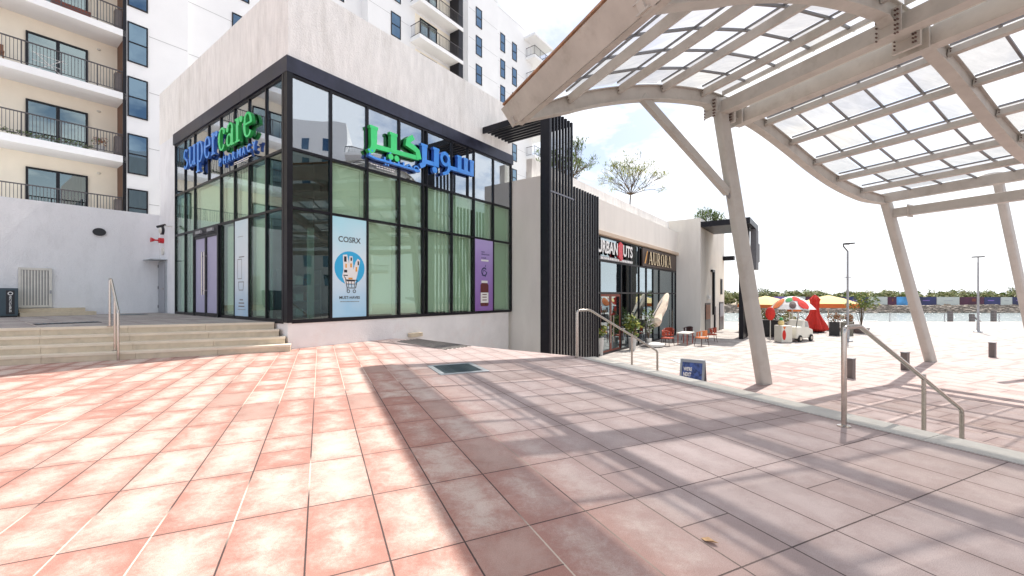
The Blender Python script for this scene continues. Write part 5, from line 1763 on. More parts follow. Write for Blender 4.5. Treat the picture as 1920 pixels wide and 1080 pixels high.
# ================================================================== CAFE TERRACE
def chair(name, P, rz, label, mat, sc=1.0, legs='chair_dark', grp='cafe chairs'):
    o = empty(name, P, label, 'chair', grp)
    rot = Matrix.Rotation(rz, 3, 'Z')
    def W(x_, y_, z_): return P + rot @ Vector((x_ * sc, y_ * sc, z_ * sc))
    m = MB(); m.beam(W(0, -0.24, 0.44), W(0, 0.24, 0.44), 0.5 * sc, 0.07 * sc); m.build('seat', mat, o, bevel=0.015)
    # curved back and arms
    m = MB()
    N = 12
    for lev, (z0, z1) in enumerate(((0.55, 0.84),)):
        for k_ in range(N):
            a0_, a1_ = R(-20 + 220 * k_ / N), R(-20 + 220 * (k_ + 1) / N)
            drop = lambda a_: 0.10 * (1 - math.sin(max(0, min(math.pi, a_))))
            if k_ % 2 == 0 or 3 < k_ < 9:
                vs = []
                for r_ in (0.29, 0.255):
                    for a_ in (a0_, a1_):
                        for zz in (z0, z1): vs.append(W(r_ * math.cos(a_), r_ * math.sin(a_), zz - drop(a_) * (1 if zz == z1 else 0.3)))
                m.add(vs, [(0, 2, 3, 1), (4, 5, 7, 6), (1, 3, 7, 5), (0, 4, 6, 2), (0, 1, 5, 4), (2, 6, 7, 3)])
    m.tube([W(0.28 * math.cos(R(a_)), 0.28 * math.sin(R(a_)), 0.84 - 0.10 * (1 - math.sin(R(max(0, min(180, a_)))))) for a_ in range(-20, 201, 20)], 0.022 * sc, 6)
    m.build('backrest', mat, o)
    for sx in (-1, 1):
        for sy in (-1, 1):
            m = MB(); m.tube([W(0.21 * sx, 0.2 * sy, 0.42), W(0.26 * sx, 0.26 * sy, 0.0)], 0.016 * sc, 6); m.build('leg', legs, o)
    return o


cp = FU
chair('cafe_chair', FU(23.2, -3.1, LOW), R(40), 'red chair nearest the cafe glass on the left of the table', 'chair_red', 1.22)
chair('cafe_chair', FU(25.6, -2.5, LOW), R(-30), 'dark red chair at the back of the cafe table', 'chair_red', 1.22)
chair('cafe_chair', FU(27.6, -3.3, LOW), R(-60), 'dark slatted chair against the white end wall', 'chair_dark', 1.22)
chair('cafe_chair', FU(24.7, -4.9, LOW), R(200), 'bright orange chair in front of the cafe table', 'chair_orange', 1.22)
chair('cafe_chair', FU(27.7, -4.9, LOW), R(-100), 'dark red open chair furthest right of the cafe set', 'chair_red', 1.22)
tb_ = empty('cafe_table', FU(25.0, -3.8, LOW), 'low white topped table among the red cafe chairs', 'table')
m = MB(FU); m.box(24.2, 25.9, -4.2, -3.4, LOW + 0.76, LOW + 0.82); m.build('tabletop', 'gate_white', tb_)
for a_ in (24.3, 25.75):
    for w_ in (-4.1, -3.5):
        m = MB(FU); m.box(a_, a_ + 0.05, w_, w_ + 0.05, LOW, LOW + 0.759); m.build('leg', 'chair_red', tb_)

cu = empty('cantilever_umbrella', FU(22.8, -1.9, LOW), 'closed beige cantilever umbrella leaning beside the cafe glass', 'umbrella')
Tp = Vector((11.19, 30.8, 0)); 
base = FU(22.2, -2.0, LOW); tip = FU(26.3, -2.2, 1.55)
m = MB(); m.tube([base, base + Vector((0, 0, 1.3)), base.lerp(tip, 0.35) + Vector((0, 0, 0.9)), base.lerp(tip, 0.75) + Vector((0, 0, 0.45)), tip], 0.045, 8); m.build('mast', 'rail_grey', cu, smooth=True)
low_ = FU(23.4, -2.2, LOW + 1.35)
m = MB(); d_ = (low_ - tip)
rad_ = [0.06, 0.22, 0.30, 0.33, 0.30, 0.38, 0.22]
pts = [tip + d_ * u for u in (0, 0.1, 0.3, 0.5, 0.72, 0.9, 1.0)]
m.tube(pts, rad_, 9)
for k_, v in enumerate(m.v): v += Vector((math.sin(k_ * 2.3), math.cos(k_ * 1.7), math.sin(k_ * 3.1))) * 0.035
m.build('canopy_cloth', 'beige_cloth', cu)
m = MB(); m.lathe(base, [(0.42, 0), (0.42, 0.06), (0.1, 0.09)], 16); m.build('base', 'bollard_grey', cu)


def pot_plant(P, label, h, rad, n, sz, pot_h=0.5, pot_r=0.2, leaf=('leaf_green', 'leaf_yellow'), potm='pot_white', seed=0, square=False, cat='potted plant', name='potted_plant', trunk=0.0):
    o = empty(name, P, label, cat)
    m = MB()
    if square: m.beam(P, P + Vector((0, 0, pot_h)), pot_r * 2, pot_r * 2, U1)
    else: m.lathe(P, [(pot_r * 0.75, 0), (pot_r, pot_h * 0.9), (pot_r * 1.05, pot_h)], 16)
    m.build('pot', potm, o, smooth=not square)
    m = MB(); rnd = random.Random(seed)
    for k_ in range(7):
        a = rnd.uniform(0, 6.28); m.tube([P + Vector((0, 0, pot_h - 0.03)), P + Vector((math.cos(a) * rad * 0.5, math.sin(a) * rad * 0.5, pot_h + trunk + h * 0.5 * rnd.uniform(0.8, 1.2)))], [0.02, 0.008], 5)
    m.build('stem', 'bark', o)
    m = MB(); leaf_cloud(m, P + Vector((0, 0, pot_h + trunk + h * 0.5)), (rad, rad, h * 0.55), n, sz, seed=seed); m.build('foliage', list(leaf), o)
    return o


pot_plant(Vector((7.45, 26.0, LOW)), 'tall pale green plant in a white pot beside the cafe door', 1.5, 0.55, 260, 0.13, 0.75, 0.25, seed=3)
pot_plant(Vector((4.95, 23.6, LOW)), 'small yellow green plant beside the black fins', 0.8, 0.38, 150, 0.11, 1.0, 0.2, leaf=('leaf_yellow', 'leaf_green'), seed=4)
pot_plant(FU(22.4, -2.1, LOW), 'thin leafy plant in the middle of the cafe glass', 2.2, 0.5, 160, 0.12, 0.5, 0.22, leaf=('leaf_green', 'pot_white'), seed=6)
m = MB(); m.ball(FU(21.9, -2.7, LOW + 0.16), 0.3, 10, (1.9, 1.1, 0.6)); m.ball(FU(22.5, -2.8, LOW + 0.12), 0.22, 8, (1.8, 1, 0.6))
tag(m.build('cloth_bundle', 'white_cloth', smooth=True), 'crumpled white cloth bundle on the ground by the cafe glass', 'cloth')
b = MB(); b.box(8.3, 10.0, 20.9, 22.1, LOW + 0.007, LOW + 0.016)
tag(b.build('access_cover', 'grate_frame'), 'flat grey access cover in the bright lower paving', 'cover')

# A-board
ab = empty('sandwich_board', Vector((6.3, 14.8, LOW)), 'grey folding sandwich board with a dark blue photo poster', 'sign')
AB = Vector((6.28, 14.62, LOW)); sd = Vector((0.80, -0.60, 0)).normalized(); bk = Vector((0.60, 0.80, 0)).normalized()
def board(lean, off, photo):
    def Wp(x_, z_, d=0.0): return AB + sd * x_ + bk * (off + lean * (1.15 - z_)) * -1 + Vector((0, 0, z_)) - bk * d
    m = MB()
    for (x0, x1, z0, z1) in ((-0.4, -0.33, 0.0, 1.15), (0.33, 0.4, 0.0, 1.15), (-0.33, 0.33, 1.05, 1.15), (-0.33, 0.33, 0.12, 0.2)):
        q = [Wp(x0, z0), Wp(x1, z0), Wp(x1, z1), Wp(x0, z1)]; r_ = [p + bk * 0.04 for p in q]
        m.add(q + r_, [(0, 1, 2, 3), (7, 6, 5, 4), (0, 4, 5, 1), (1, 5, 6, 2), (2, 6, 7, 3), (3, 7, 4, 0)])
    fo = m.build('board_frame', 'sign_frame', ab)
    m = MB(); q = [Wp(-0.33, 0.2, -0.01), Wp(0.33, 0.2, -0.01), Wp(0.33, 1.05, -0.01), Wp(-0.33, 1.05, -0.01)]; m.add(q + [p + bk * 0.02 for p in q], [(0, 1, 2, 3), (7, 6, 5, 4)]); m.build('poster', photo, fo)
    return Wp, fo
Wp, fo = board(0.24, 0.0, 'sign_photo')
for s_t, z_, w_ in (("WE'RE", 0.76, 0.28), ('NEXT', 0.58, 0.26)):
    text_mb(s_t, lambda X, Z, z_=z_: Wp(-0.28 + X, z_ + Z, 0.004), w_, 0.13, offset=0.04).build('lettering', 'sign_white', fo)
def board2():
    def Wp2(x_, z_): return AB + sd * x_ + bk * (0.06 + 0.24 * (1.15 - z_)) + Vector((0, 0, z_))
    m = MB(); q = [Wp2(-0.4, 0), Wp2(0.4, 0), Wp2(0.4, 1.15), Wp2(-0.4, 1.15)]; r_ = [p + bk * 0.04 for p in q]
    m.add(q + r_, [(3, 2, 1, 0), (4, 5, 6, 7), (1, 0, 4, 5), (2, 1, 5, 6), (3, 2, 6, 7), (0, 3, 7, 4)]); m.build('back_panel', 'grey_alu', ab)
board2()

# ================================================================== LAMPS
def lamp(P, h, label, both=False):
    o = empty('street_lamp', P, label, 'street lamp', 'slim plaza lamp posts')
    m = MB(); m.tube([P, P + Vector((0, 0, 0.9)), P + Vector((0, 0, 0.92)), P + Vector((0, 0, h - 0.5))], [0.12, 0.11, 0.08, 0.065], 10); m.build('post', 'rail_steel', o, smooth=True)
    m = MB(); m.lathe(P, [(0.32, 0), (0.32, 0.08), (0.14, 0.16)], 12); m.build('base', 'rail_steel', o)
    if both:
        m = MB(); m.tube([P + Vector((0, 0, h - 0.5)), P + Vector((0, 0, h - 0.05))], 0.05, 8); m.build('arm', 'rail_steel', o)
        m = MB(); m.beam(P + Vector((-0.45, 0, h)), P + Vector((0.45, 0, h + 0.03)), 0.3, 0.1); m.build('lamp_head', 'rail_grey', o)
    else:
        m = MB(); m.tube([P + Vector((0, 0, h - 0.5)), P + Vector((-0.3, 0, h - 0.15)), P + Vector((-0.32, 0, h - 0.0)), P + Vector((0.1, 0, h + 0.02))], 0.045, 8); m.build('arm', 'rail_grey', o)
        m = MB(); m.beam(P + Vector((-0.25, 0, h + 0.05)), P + Vector((0.42, 0, h + 0.08)), 0.3, 0.09); m.build('lamp_head', 'rail_grey', o)
        m = MB(); m.beam(P + Vector((-0.22, 0, h * 0.66)), P + Vector((0.22, 0, h * 0.66)), 0.1, 0.04); m.build('bracket', 'rail_grey', o)
lamp(Vector((24.6, 30.8, LOW)), 7.1, 'tall lamp post with bent arm behind the near handrail')
lamp(Vector((42.45, 38.27, LOW)), 6.85, 'tall lamp post with flat T head standing alone on the right', True)

# ================================================================== FOOD STALL AREA
# counter cart with strawberry
fc = empty('food_counter', Vector((19.6, 30.1, LOW)), 'white counter with a red strawberry painted on its side', 'food counter')
m = MB(); 
P_ = Vector((19.55, 30.3, LOW))
pr = [(-0.42, -0.5), (0.42, -0.38), (0.36, 0.42), (-0.48, 0.3)]
m.prism([(P_.x + a_, P_.y + b_) for a_, b_ in pr], LOW, LOW + 1.22); m.build('body', 'cream_paint', fc, bevel=0.05)
m = MB()
def Ff(x_, z_, e_=0.0): # front face point
    A, B = Vector((P_.x + pr[0][0], P_.y + pr[0][1], 0)), Vector((P_.x + pr[1][0], P_.y + pr[1][1], 0))
    d = (B - A); nrm = Vector((d.y, -d.x, 0)).normalized()
    return A + d * x_ + nrm * (0.006 + e_) + Vector((0, 0, LOW + z_))
pts = circ(0.22, 0.55, 0.17, 20, 0.36)
m.add([Ff(a_, b_) for a_, b_ in pts], [tuple(range(20))]); m.build('strawberry_print', 'red_cloth', fc)
m = MB(); pts = [(0.1, 1.15), (0.4, 1.15), (0.25, 0.92)]; m.add([Ff(a_, b_) for a_, b_ in pts], [(0, 1, 2)]); m.build('cone_print', 'orange_cloth', fc)
m = MB(); m.lathe(P_ + Vector((-0.15, 0, 1.221)), [(0.16, 0), (0.2, 0.2), (0.12, 0.34)], 12); m.build('ice_tub', 'yellow_cloth', fc, smooth=True)
m = MB(); m.ball(P_ + Vector((-0.15, 0, 1.66)), 0.13, 10); m.build('tub_lid', 'green_cloth', fc, smooth=True)

# small white three wheeled cart
vh = empty('vending_cart', Vector((20.9, 31.0, LOW)), 'small rounded white retro vending car beside the counter', 'cart')
P_ = Vector((21.0, 31.0, LOW))
vx = Vector((0.86, 0.5, 0)).normalized(); vy = Vector((-vx.y, vx.x, 0))
def Wv(x_, y_, z_): return P_ + vx * x_ + vy * y_ + Vector((0, 0, z_))
m = MB(); sideprof = [(-1.0, 0.25), (1.2, 0.25), (1.35, 0.45), (1.3, 0.85), (0.75, 1.0), (0.45, 1.5), (-0.05, 1.6), (-0.3, 1.1), (-1.0, 1.1)]
vs = [Wv(x_, -0.5, z_) for x_, z_ in sideprof] + [Wv(x_, 0.5, z_) for x_, z_ in sideprof]; n = len(sideprof)
m.add(vs, [tuple(range(n)), tuple(range(2 * n - 1, n - 1, -1))] + [(n + i, n + (i + 1) % n, (i + 1) % n, i) for i in range(n)])
m.build('body', 'cream_paint', vh, bevel=0.08)
m = MB(); q = [(0.70, 1.06), (0.45, 1.45), (0.1, 1.5), (0.1, 1.06)]; m.add([Wv(x_, -0.512, z_) for x_, z_ in q], [(0, 1, 2, 3)])
m.add([Wv(0.80, -0.4, 0.99), Wv(0.80, 0.4, 0.99), Wv(0.51, 0.4, 1.46), Wv(0.51, -0.4, 1.46)], [(0, 1, 2, 3)]); m.build('windscreen', 'glass_cafe', vh)
for x_, y_ in ((-0.6, -0.5), (0.95, -0.5), (0.95, 0.5), (-0.6, 0.5)):
    m = MB(); m.tube([Wv(x_, y_ - 0.06, 0.25), Wv(x_, y_ + 0.06, 0.25)], 0.25, 16); wh = m.build('wheel', 'black_rubber', vh)
    m = MB(); m.tube([Wv(x_, y_ - 0.075, 0.25), Wv(x_, y_ - 0.061, 0.25)], 0.13, 12); m.build('rim', 'stainless', wh)
m = MB(); m.ball(Wv(1.33, -0.3, 0.7), 0.1, 10); m.build('headlight', 'sign_white', vh, smooth=True)
m = MB(); m.tube([Wv(-0.9, -0.4, 1.1), Wv(-0.7, -0.4, 1.75), Wv(-0.2, -0.4, 1.85), Wv(0.3, -0.4, 1.62)], 0.03, 6); m.build('roof_bow', 'ink_black', vh)

# fruit print parasol (tilted dome) over the counter
def parasol(P, r, h_edge, h_top, label, mat_top, mat_val, pole=True, tilt=0.0, sides=8, name='parasol', val=0.28, base_z=LOW):
    o = empty(name, P, label, 'parasol', 'parasols around the food stall')
    m = MB(); c_ = P + Vector((0, 0, h_top))
    rings = []
    for (f, zf) in ((0.04, 1.0), (0.5, 0.62), (1.0, 0.0)):
        rings.append([P + Vector((math.cos(2 * math.pi * k_ / sides + 0.39) * r * f, math.sin(2 * math.pi * k_ / sides + 0.39) * r * f, h_edge + (h_top - h_edge) * zf)) for k_ in range(sides)])
    vs = [v for g in rings for v in g]
    fs = [tuple(range(sides))]
    for i in range(2):
        for k_ in range(sides): fs.append((i * sides + k_, i * sides + (k_ + 1) % sides, (i + 1) * sides + (k_ + 1) % sides, (i + 1) * sides + k_))
    m.add(vs, fs); m.build('canopy_cloth', mat_top, o)
    m = MB()
    for k_ in range(sides):
        A, B = rings[2][k_], rings[2][(k_ + 1) % sides]; dn = Vector((0, 0, -val))
        m.add([A, B, B + dn, A + dn], [(0, 1, 2, 3)])
    m.build('valance', mat_val, o)
    m = MB(); m.tube([P, c_], 0.04, 8); m.build('pole', 'gate_white', o)
    m = MB()
    for k_ in range(sides): m.tube([rings[2][k_] * 1.0, P + Vector((0, 0, h_top - 0.06))], 0.012, 4)
    m.build('ribs', 'gate_white', o)
    m = MB(); m.lathe(P, [(0.4, 0), (0.4, 0.08), (0.06, 0.12)], 12); m.build('base', 'bollard_grey', o)
    return o


parasol(Vector((23.3, 38.6, LOW)), 2.3, 2.55, 3.3, 'yellow parasol with orange rim just right of the near column', 'yellow_cloth', 'orange_cloth', val=0.3)
parasol(Vector((31.6, 42.0, LOW)), 2.9, 2.55, 3.35, 'large yellow parasol with orange rim right of the red one', 'yellow_cloth', 'orange_cloth', val=0.40, sides=4)
fpz = empty('fruit_parasol', Vector((22.2, 34.5, LOW)), 'round parasol painted with big red, orange and green fruit', 'parasol', 'parasols around the food stall')
P_ = Vector((22.0, 34.2, LOW)); m = MB(); N = 16
ax = Vector((0, 0, 1)); e1 = Vector((1, 0, 0)); e2 = Vector((0, 1, 0))
P_ = Vector((22.0, 33.0, LOW)); apx = P_ + Vector((0, 0, 3.3))
def dome(u, ang, rr=1.55, dp=1.0): return apx - ax * dp * u * u + (e1 * math.cos(ang) + e2 * math.sin(ang)) * rr * u
panels = {}
colsq = ['orange_cloth', 'white_cloth', 'red_cloth', 'white_cloth', 'green_cloth', 'orange_cloth', 'white_cloth', 'red_cloth']
vs = []; fs = []
m = MB()
for i in range(5):
    for k_ in range(N):
        u0, u1_ = i / 5, (i + 1) / 5; a0_, a1_ = 2 * math.pi * k_ / N, 2 * math.pi * (k_ + 1) / N
        m.add([dome(u0, a0_), dome(u0, a1_), dome(u1_, a1_), dome(u1_, a0_)], [(0, 1, 2, 3)])
m.build('canopy_cloth', 'white_cloth', fpz, smooth=True)
def blob(u, ang, su, mat, nm='fruit_print'):
    m = MB(); c_ = dome(u, ang); up_ = ax
    pts = []
    for side in (0.02, -0.02):
        base_i = len(m.v); ring = []
        for k_ in range(14):
            b_ = 2 * math.pi * k_ / 14
            uu = u + su * math.cos(b_); aa = ang + su * 0.9 / max(u, 0.3) * math.sin(b_)
            ring.append(dome(min(uu, 1.0), aa) + ax * side)
        m.add([c_ + ax * side * 1.6] + ring, [(0, 1 + k_, 1 + (k_ + 1) % 14) for k_ in range(14)])
    m.build(nm, mat, fpz)
for u, dg, su, mt in ((0.72, 186, 0.27, 'orange_cloth'), (0.50, 222, 0.17, 'green_cloth'), (0.80, 238, 0.16, 'chair_dark'), (0.42, 255, 0.2, 'red_cloth'), (0.74, 272, 0.25, 'red_cloth'), (0.6, 60, 0.3, 'orange_cloth'), (0.7, 130, 0.26, 'red_cloth')): blob(u, R(dg), su, mt)
m = MB(); m.tube([P_, apx], 0.04, 8); m.build('pole', 'gate_white', fpz)
m = MB(); m.ball(Vector((19.3, 31.4, LOW + 2.0)), 0.42, 12, (0.9, 0.4, 1.2))
tag(m.build('strawberry_balloon', 'red_cloth', smooth=True), 'upright red strawberry shape above the painted counter', 'decoration')
s_ = MB(); s_.tube([Vector((19.3, 31.4, LOW)), Vector((19.3, 31.4, LOW + 1.5))], 0.03, 6)
o_ = bpy.data.objects['strawberry_balloon']; s_.build('stand', 'gate_white', o_)

# closed red umbrella
ru = empty('closed_umbrella', Vector((28.0, 38.6, LOW)), 'closed bright red umbrella on a flat base', 'umbrella', 'parasols around the food stall')
P_ = Vector((27.6, 38.3, LOW))
m = MB()
prof_r = [(0.62, 0.12), (0.95, 0.35), (0.80, 0.8), (0.55, 1.3), (0.36, 1.75), (0.30, 2.1), (0.34, 2.8), (0.40, 3.0), (0.22, 3.25), (0.07, 3.4)]
N = 22; vs = []
for r_, z_ in prof_r:
    for k_ in range(N):
        a = 2 * math.pi * k_ / N; rr = r_ * (1 + 0.16 * math.cos(a * 7 + z_ * 0.6))
        vs.append(P_ + Vector((rr * math.cos(a), rr * math.sin(a), z_)))
fs = [(i * N + k_, i * N + (k_ + 1) % N, (i + 1) * N + (k_ + 1) % N, (i + 1) * N + k_) for i in range(len(prof_r) - 1) for k_ in range(N)]
m.add(vs, fs); m.build('canopy_cloth', 'red_cloth', ru, smooth=True)
m = MB(); m.lathe(P_, [(0.9, 0), (0.9, 0.08), (0.5, 0.1)], 4); m.build('base', 'ink_black', ru)
m = MB(); m.tube([P_ + Vector((0, 0, 0.1)), P_ + Vector((0, 0, 3.5))], 0.05, 8); m.build('pole', 'gate_white', ru)
ru2 = copy_tree(ru); ru2.location = Vector((28.0, 38.6, LOW)) + Vector((-1.2, 9.0, 0.35)); ru2.scale = (0.8, 0.8, 0.95)
ru2['label'] = 'smaller closed red umbrella standing farther back towards the water'

# planters
pot_plant(Vector((21.3, 34.6, LOW)), 'large black square planter behind the near column', 0.7, 0.7, 150, 0.12, 1.35, 0.62, leaf=('leaf_dark', 'leaf_olive'), potm='planter_black', square=True, seed=20, cat='planter', name='planter')
pot_plant(Vector((27.0, 35.2, LOW)), 'black planter with brown flowers left of the lamp foot', 0.8, 0.55, 220, 0.09, 1.15, 0.36, leaf=('flower_brown', 'leaf_olive'), potm='planter_black', square=True, seed=21, cat='planter', name='planter')
pot_plant(Vector((28.2, 35.4, LOW)), 'olive grey planter with brown flowers at the lamp foot', 0.75, 0.5, 200, 0.09, 1.1, 0.42, leaf=('flower_brown', 'leaf_olive'), potm='planter_grey', square=True, seed=22, cat='planter', name='planter')
pot_plant(Vector((30.6, 38.2, LOW)), 'black planter with brown flowers furthest right of the three', 0.7, 0.45, 160, 0.09, 1.0, 0.38, leaf=('flower_brown', 'leaf_olive'), potm='planter_black', square=True, seed=23, cat='planter', name='planter')
yt = pot_plant(Vector((30.9, 37.2, LOW)), 'young green tree in a low dark planter on the plaza', 1.7, 1.35, 560, 0.12, 0.5, 0.6, leaf=('leaf_green', 'leaf_yellow'), potm='bollard_grey', seed=24, cat='tree', name='young_tree', trunk=1.5)
m = MB(); m.tube([Vector((30.9, 37.2, LOW + 0.5)), Vector((30.95, 37.2, LOW + 2.3))], [0.07, 0.04], 7); m.build('trunk', 'bark', yt)
for k_, (x_, y_, lb) in enumerate(((22.4, 37.6, 'olive shrub under the fruit painted parasol'), (25.6, 39.0, 'brown green shrub left of the closed red umbrella'))):
    o = empty('shrub', (x_, y_, LOW), lb, 'shrub')
    m = MB(); leaf_cloud(m, Vector((x_, y_, LOW + 1.3)), (1.2, 0.8, 0.9), 420, 0.13, seed=30 + k_); m.build('foliage', ['leaf_olive', 'leaf_yellow'], o)
    m = MB(); m.beam(Vector((x_, y_, LOW)), Vector((x_, y_, LOW + 0.8)), 1.6, 0.7, U1); m.build('box', 'gate_white' if k_ else 'planter_grey', o)
for k_, (x_, y_, rz, mt, lb) in enumerate(((21.6, 36.6, 10, 'chair_dark', 'dark chair under the left yellow parasol'), (22.5, 39.4, 80, 'wood_red', 'dark red chair behind the black planter'), (25.9, 37.4, 200, 'white_cloth', 'pale chair beside the white vending car'), (26.6, 40.4, 130, 'wood_red', 'dark red chair left of the closed red umbrella'), (28.9, 41.0, 300, 'wood_red', 'dark red chair behind the closed red umbrella'))):
    chair('terrace_chair', Vector((x_, y_, LOW)), R(rz), lb, mt, 1.2, grp='terrace chairs by the food stall')
tt = empty('terrace_table', Vector((24.0, 38.6, LOW)), 'round white table behind the vending car', 'table')
m = MB(); m.lathe(Vector((24.2, 38.0, LOW + 0.9)), [(0.55, 0), (0.55, 0.05)], 18); m.build('tabletop', 'gate_white', tt)
m = MB(); m.tube([Vector((24.2, 38.0, LOW)), Vector((24.2, 38.0, LOW + 0.9))], 0.05, 8); m.build('leg', 'rail_grey', tt)
kp = empty('stage_platform', Vector((29.5, 39.5, LOW)), 'low dark red platform edge beside the red umbrella', 'platform')
m = MB(); m.box(27.9, 32.5, 40.0, 41.6, LOW + 0.002, LOW + 0.14); m.build('deck', 'wood_red', kp)
kk = empty('kiosk_box', Vector((25.8, 36.9, LOW)), 'small orange and white kiosk counter behind the vending car', 'kiosk')
m = MB(); m.box(25.2, 26.1, 37.9, 38.5, LOW + 1.9, LOW + 2.7); m.build('sign_box', 'orange_cloth', kk)
m = MB(); m.box(25.15, 26.15, 37.95, 38.45, LOW, LOW + 1.0); m.build('counter', 'sign_white', kk)
m = MB(); m.box(25.2, 25.28, 38.2, 38.28, LOW + 1.001, LOW + 1.899); m.box(26.0, 26.08, 38.2, 38.28, LOW + 1.001, LOW + 1.899); m.build('post', 'gate_white', kk)

# ================================================================== QUAY, WATER'S EDGE
qr = empty('quay_railing', (50, 53.3, LOW), 'thin wire railing along the water edge', 'railing')
for x_ in [34 + 3.46 * i * 2 for i in range(13)]:
    m = MB(); m.box(x_, x_ + 0.07, 53.2, 53.27, LOW, LOW + 1.05); m.build('post', 'rail_steel', qr)
m = MB()
for z_ in (0.35, 0.7, 1.02): m.tube([Vector((30, 53.24, LOW + z_)), Vector((125, 53.24, LOW + z_))], 0.008, 4)
m.build('cable', 'rail_steel', qr)
bt = empty('moored_boat', Vector((46.0, 59, LOW - 1.7)), 'low pale boat hull moored behind the planters', 'boat')
m = MB(); hull = [(-4.6, 0.35), (-4.3, -0.5), (4.0, -0.5), (5.0, 0.45)]
vs = []
for y_, s_ in ((-1.0, 0.92), (0, 1.0), (1.0, 0.92)): vs += [Vector((45.5 + x_ * s_, 58 + y_ * (0.6 if z_ < 0 else 1), LOW - 0.75 + z_ * 1.0)) for x_, z_ in hull]
m.add(vs, [(0, 1, 2, 3), (11, 10, 9, 8)] + [(4 * r_ + i, 4 * (r_ + 1) + i, 4 * (r_ + 1) + (i + 1) % 4, 4 * r_ + (i + 1) % 4) for r_ in range(2) for i in range(4)])
m.build('hull', 'planter_grey', bt)
m = MB(); m.tube([Vector((41.2, 58, LOW - 0.4)), Vector((50.4, 58, LOW - 0.32))], 0.16, 8); m.build('gunwale', 'pot_white', bt, smooth=True)
pn_ = empty('jetty', Vector((60.5, 55, LOW)), 'grey timber jetty posts beside the right lamp post', 'jetty')
for x_, h_ in ((58.4, 3.0), (61.3, 2.6), (64.2, 3.1)):
    m = MB(); m.box(x_, x_ + 0.4, 56, 56.4, LOW - 2.2, LOW - 1.75 + h_); m.build('post', 'bollard_grey', pn_)
m = MB(); m.beam(Vector((61.5, 56.2, LOW + 0.6)), Vector((63.9, 56.2, LOW - 1.0)), 0.15, 0.15); m.beam(Vector((58.6, 56.2, LOW - 1.35)), Vector((64.2, 56.2, LOW - 1.35)), 0.3, 0.12); m.build('brace', 'bollard_grey', pn_)

# rocks along the far shore: nobody could count them
rr = MB(); rnd = random.Random(3)
for k_ in range(2600):
    x_ = rnd.uniform(58, 185); row = rnd.random()
    y_ = 120 + row * 9; z_ = LOW - 2.0 + row * 2.05 + rnd.uniform(-0.1, 0.15)
    s_ = rnd.uniform(0.25, 0.7)
    P = Vector((x_, y_, z_)); n0 = len(rr.v)
    vs = [P + Vector((rnd.uniform(.6, 1) * s_ * a_, rnd.uniform(.6, 1) * s_ * b_, rnd.uniform(.4, .8) * s_ * c_)) for c_ in (-1, 1) for b_ in (-1, 1) for a_ in (-1, 1)]
    rr.add(vs, [(0, 2, 3, 1), (4, 5, 7, 6), (0, 1, 5, 4), (2, 6, 7, 3), (0, 4, 6, 2), (1, 3, 7, 5)])
tag(rr.build('shore_rocks', 'rock'), 'band of brown grey boulders along the far shore', 'rocks', kind='stuff')
sl = MB(); sl.add([Vector((-300, 119, LOW - 2.4)), Vector((900, 119, LOW - 2.4)), Vector((900, 129, -1.76)), Vector((-300, 129, -1.76))], [(0, 1, 2, 3)])
tag(sl.build('shore_slope', 'rock'), kind='structure')

# hoarding on the far shore, panel by panel from left to right
HY = 131.0
fx = lambda px: (px - 960) / 788 * HY
hp = empty('hoarding', (fx(1680), HY, -1.7), 'long printed hoarding of dark and white panels along the far shore', 'hoarding')
segs = [(1395, 1450, 'hoard_maroon'), (1450, 1482, 'hoard_purple'), (1482, 1510, 'hoard_white'), (1510, 1535, 'hoard_maroon'), (1535, 1565, 'hoard_white'), (1565, 1588, 'hoard_navy'), (1588, 1628, 'hoard_navy'), (1629, 1664, 'hoard_white'), (1664, 1681, 'hoard_maroon'), (1681, 1702, 'hoard_cyan'), (1702, 1724, 'hoard_white'), (1724, 1756, 'hoard_navy'), (1757, 1799, 'hoard_white'), (1800, 1845, 'hoard_maroon'), (1846, 1876, 'hoard_navy'), (1877, 1898, 'hoard_white'), (1899, 1960, 'hoard_navy'), (1961, 2010, 'hoard_white')]
for i, (a_, b_, mt) in enumerate(segs):
    zt = 0.95 - 0.10 * ((a_ - 1400) / 100) * 0.35
    m = MB(); m.box(fx(a_) + 0.02, fx(b_), HY, HY + 0.15, -1.75, zt); pn = m.build('panel', mt, hp)
    m = MB()
    if mt == 'hoard_navy': m.box(fx(a_) + 1.0, fx(a_) + (fx(b_) - fx(a_)) * 0.6, HY - 0.02, HY - 0.002, -0.4, -0.15); m.build('print', 'hoard_purple', pn)
    elif mt == 'hoard_white': m.box(fx(a_) + (fx(b_) - fx(a_)) * 0.3, fx(a_) + (fx(b_) - fx(a_)) * 0.7, HY - 0.02, HY - 0.002, -0.5, -0.2); m.build('print', 'grate_frame', pn)
    elif mt == 'hoard_maroon': m.box(fx(a_) + (fx(b_) - fx(a_)) * 0.5, fx(a_) + (fx(b_) - fx(a_)) * 0.66, HY - 0.02, HY - 0.002, -0.6, 0.3); m.build('print', 'wood_red', pn)

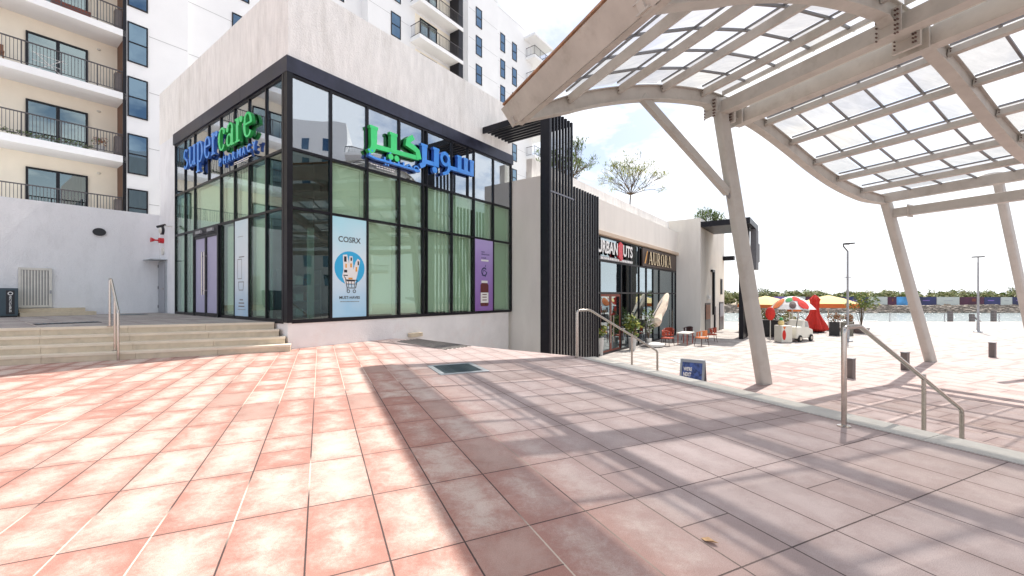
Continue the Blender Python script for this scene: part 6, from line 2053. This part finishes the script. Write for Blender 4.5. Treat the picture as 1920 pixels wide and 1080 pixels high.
# far trees
rnd = random.Random(11)
tl = MB()
for k_ in range(110):
    x_ = 62 + k_ * 1.25 + rnd.uniform(-1, 1); y_ = 142 + rnd.uniform(-3, 8)
    h_ = rnd.uniform(1.8, 2.9)
    leaf_cloud(tl, Vector((x_, y_, -0.4 + h_ * 0.35)), (3.2, 2.0, h_), 260, 0.55, seed=200 + k_)
tag(tl.build('shore_scrub', ['leaf_olive', 'leaf_green']), 'low olive scrub behind the hoarding on the far shore', 'scrub', kind='stuff')
tree_specs = [(1428, 5.0, 'leaf_dark', 'dark tree at the left end of the far shore'), (1455, 3.6, 'leaf_olive', 'olive tree above the left yellow parasol, on the far shore'), (1478, 4.0, 'leaf_dark', 'dark round tree above the fruit parasol, on the far shore'),
              (1515, 3.4, 'leaf_dark', 'small dark tree left of the closed red umbrella, on the far shore'), (1589, 4.9, 'leaf_dark', 'dark tree directly behind the left lamp post, on the far shore'), (1628, 4.1, 'leaf_yellow', 'bright yellow green tree right of the left lamp post, far shore'),
              (1655, 3.6, 'leaf_yellow', 'lower yellow green tree left of the middle column, far shore'), (1775, 3.6, 'leaf_olive', 'olive tree halfway between middle column and right lamp, far shore'), (1808, 4.6, 'leaf_olive', 'taller olive tree left of the right lamp post, far shore'),
              (1828, 4.0, 'leaf_dark', 'dark tree directly behind the right lamp post, far shore'), (1855, 4.8, 'leaf_olive', 'olive tree just right of the right lamp post, far shore'), (1902, 5.4, 'leaf_dark', 'tallest dark tree at the right edge, far shore')]
for i, (px, h_, mt, lb) in enumerate(tree_specs):
    y_ = 146.0; x_ = (px - 960) / 788 * y_
    o = empty('shore_tree', (x_, y_, -1.75), lb, 'tree', 'trees on the far shore')
    m = MB(); m.tube([Vector((x_, y_, -1.75)), Vector((x_ + 0.2, y_, -1.75 + h_ * 0.6))], [0.25, 0.12], 6)
    for k_ in range(5):
        a = k_ * 1.3; m.tube([Vector((x_ + 0.1, y_, -1.75 + h_ * 0.4)), Vector((x_ + math.cos(a) * 1.4, y_ + math.sin(a) * 1.2, -1.75 + h_ * 0.85))], [0.1, 0.04], 5)
    m.build('trunk', 'bark', o)
    m = MB(); leaf_cloud(m, Vector((x_, y_, -1.75 + h_ * 0.68)), (2.8, 2.2, h_ * 0.5), 420, 0.32, seed=50 + i); m.build('crown', [mt, 'leaf_olive'], o)
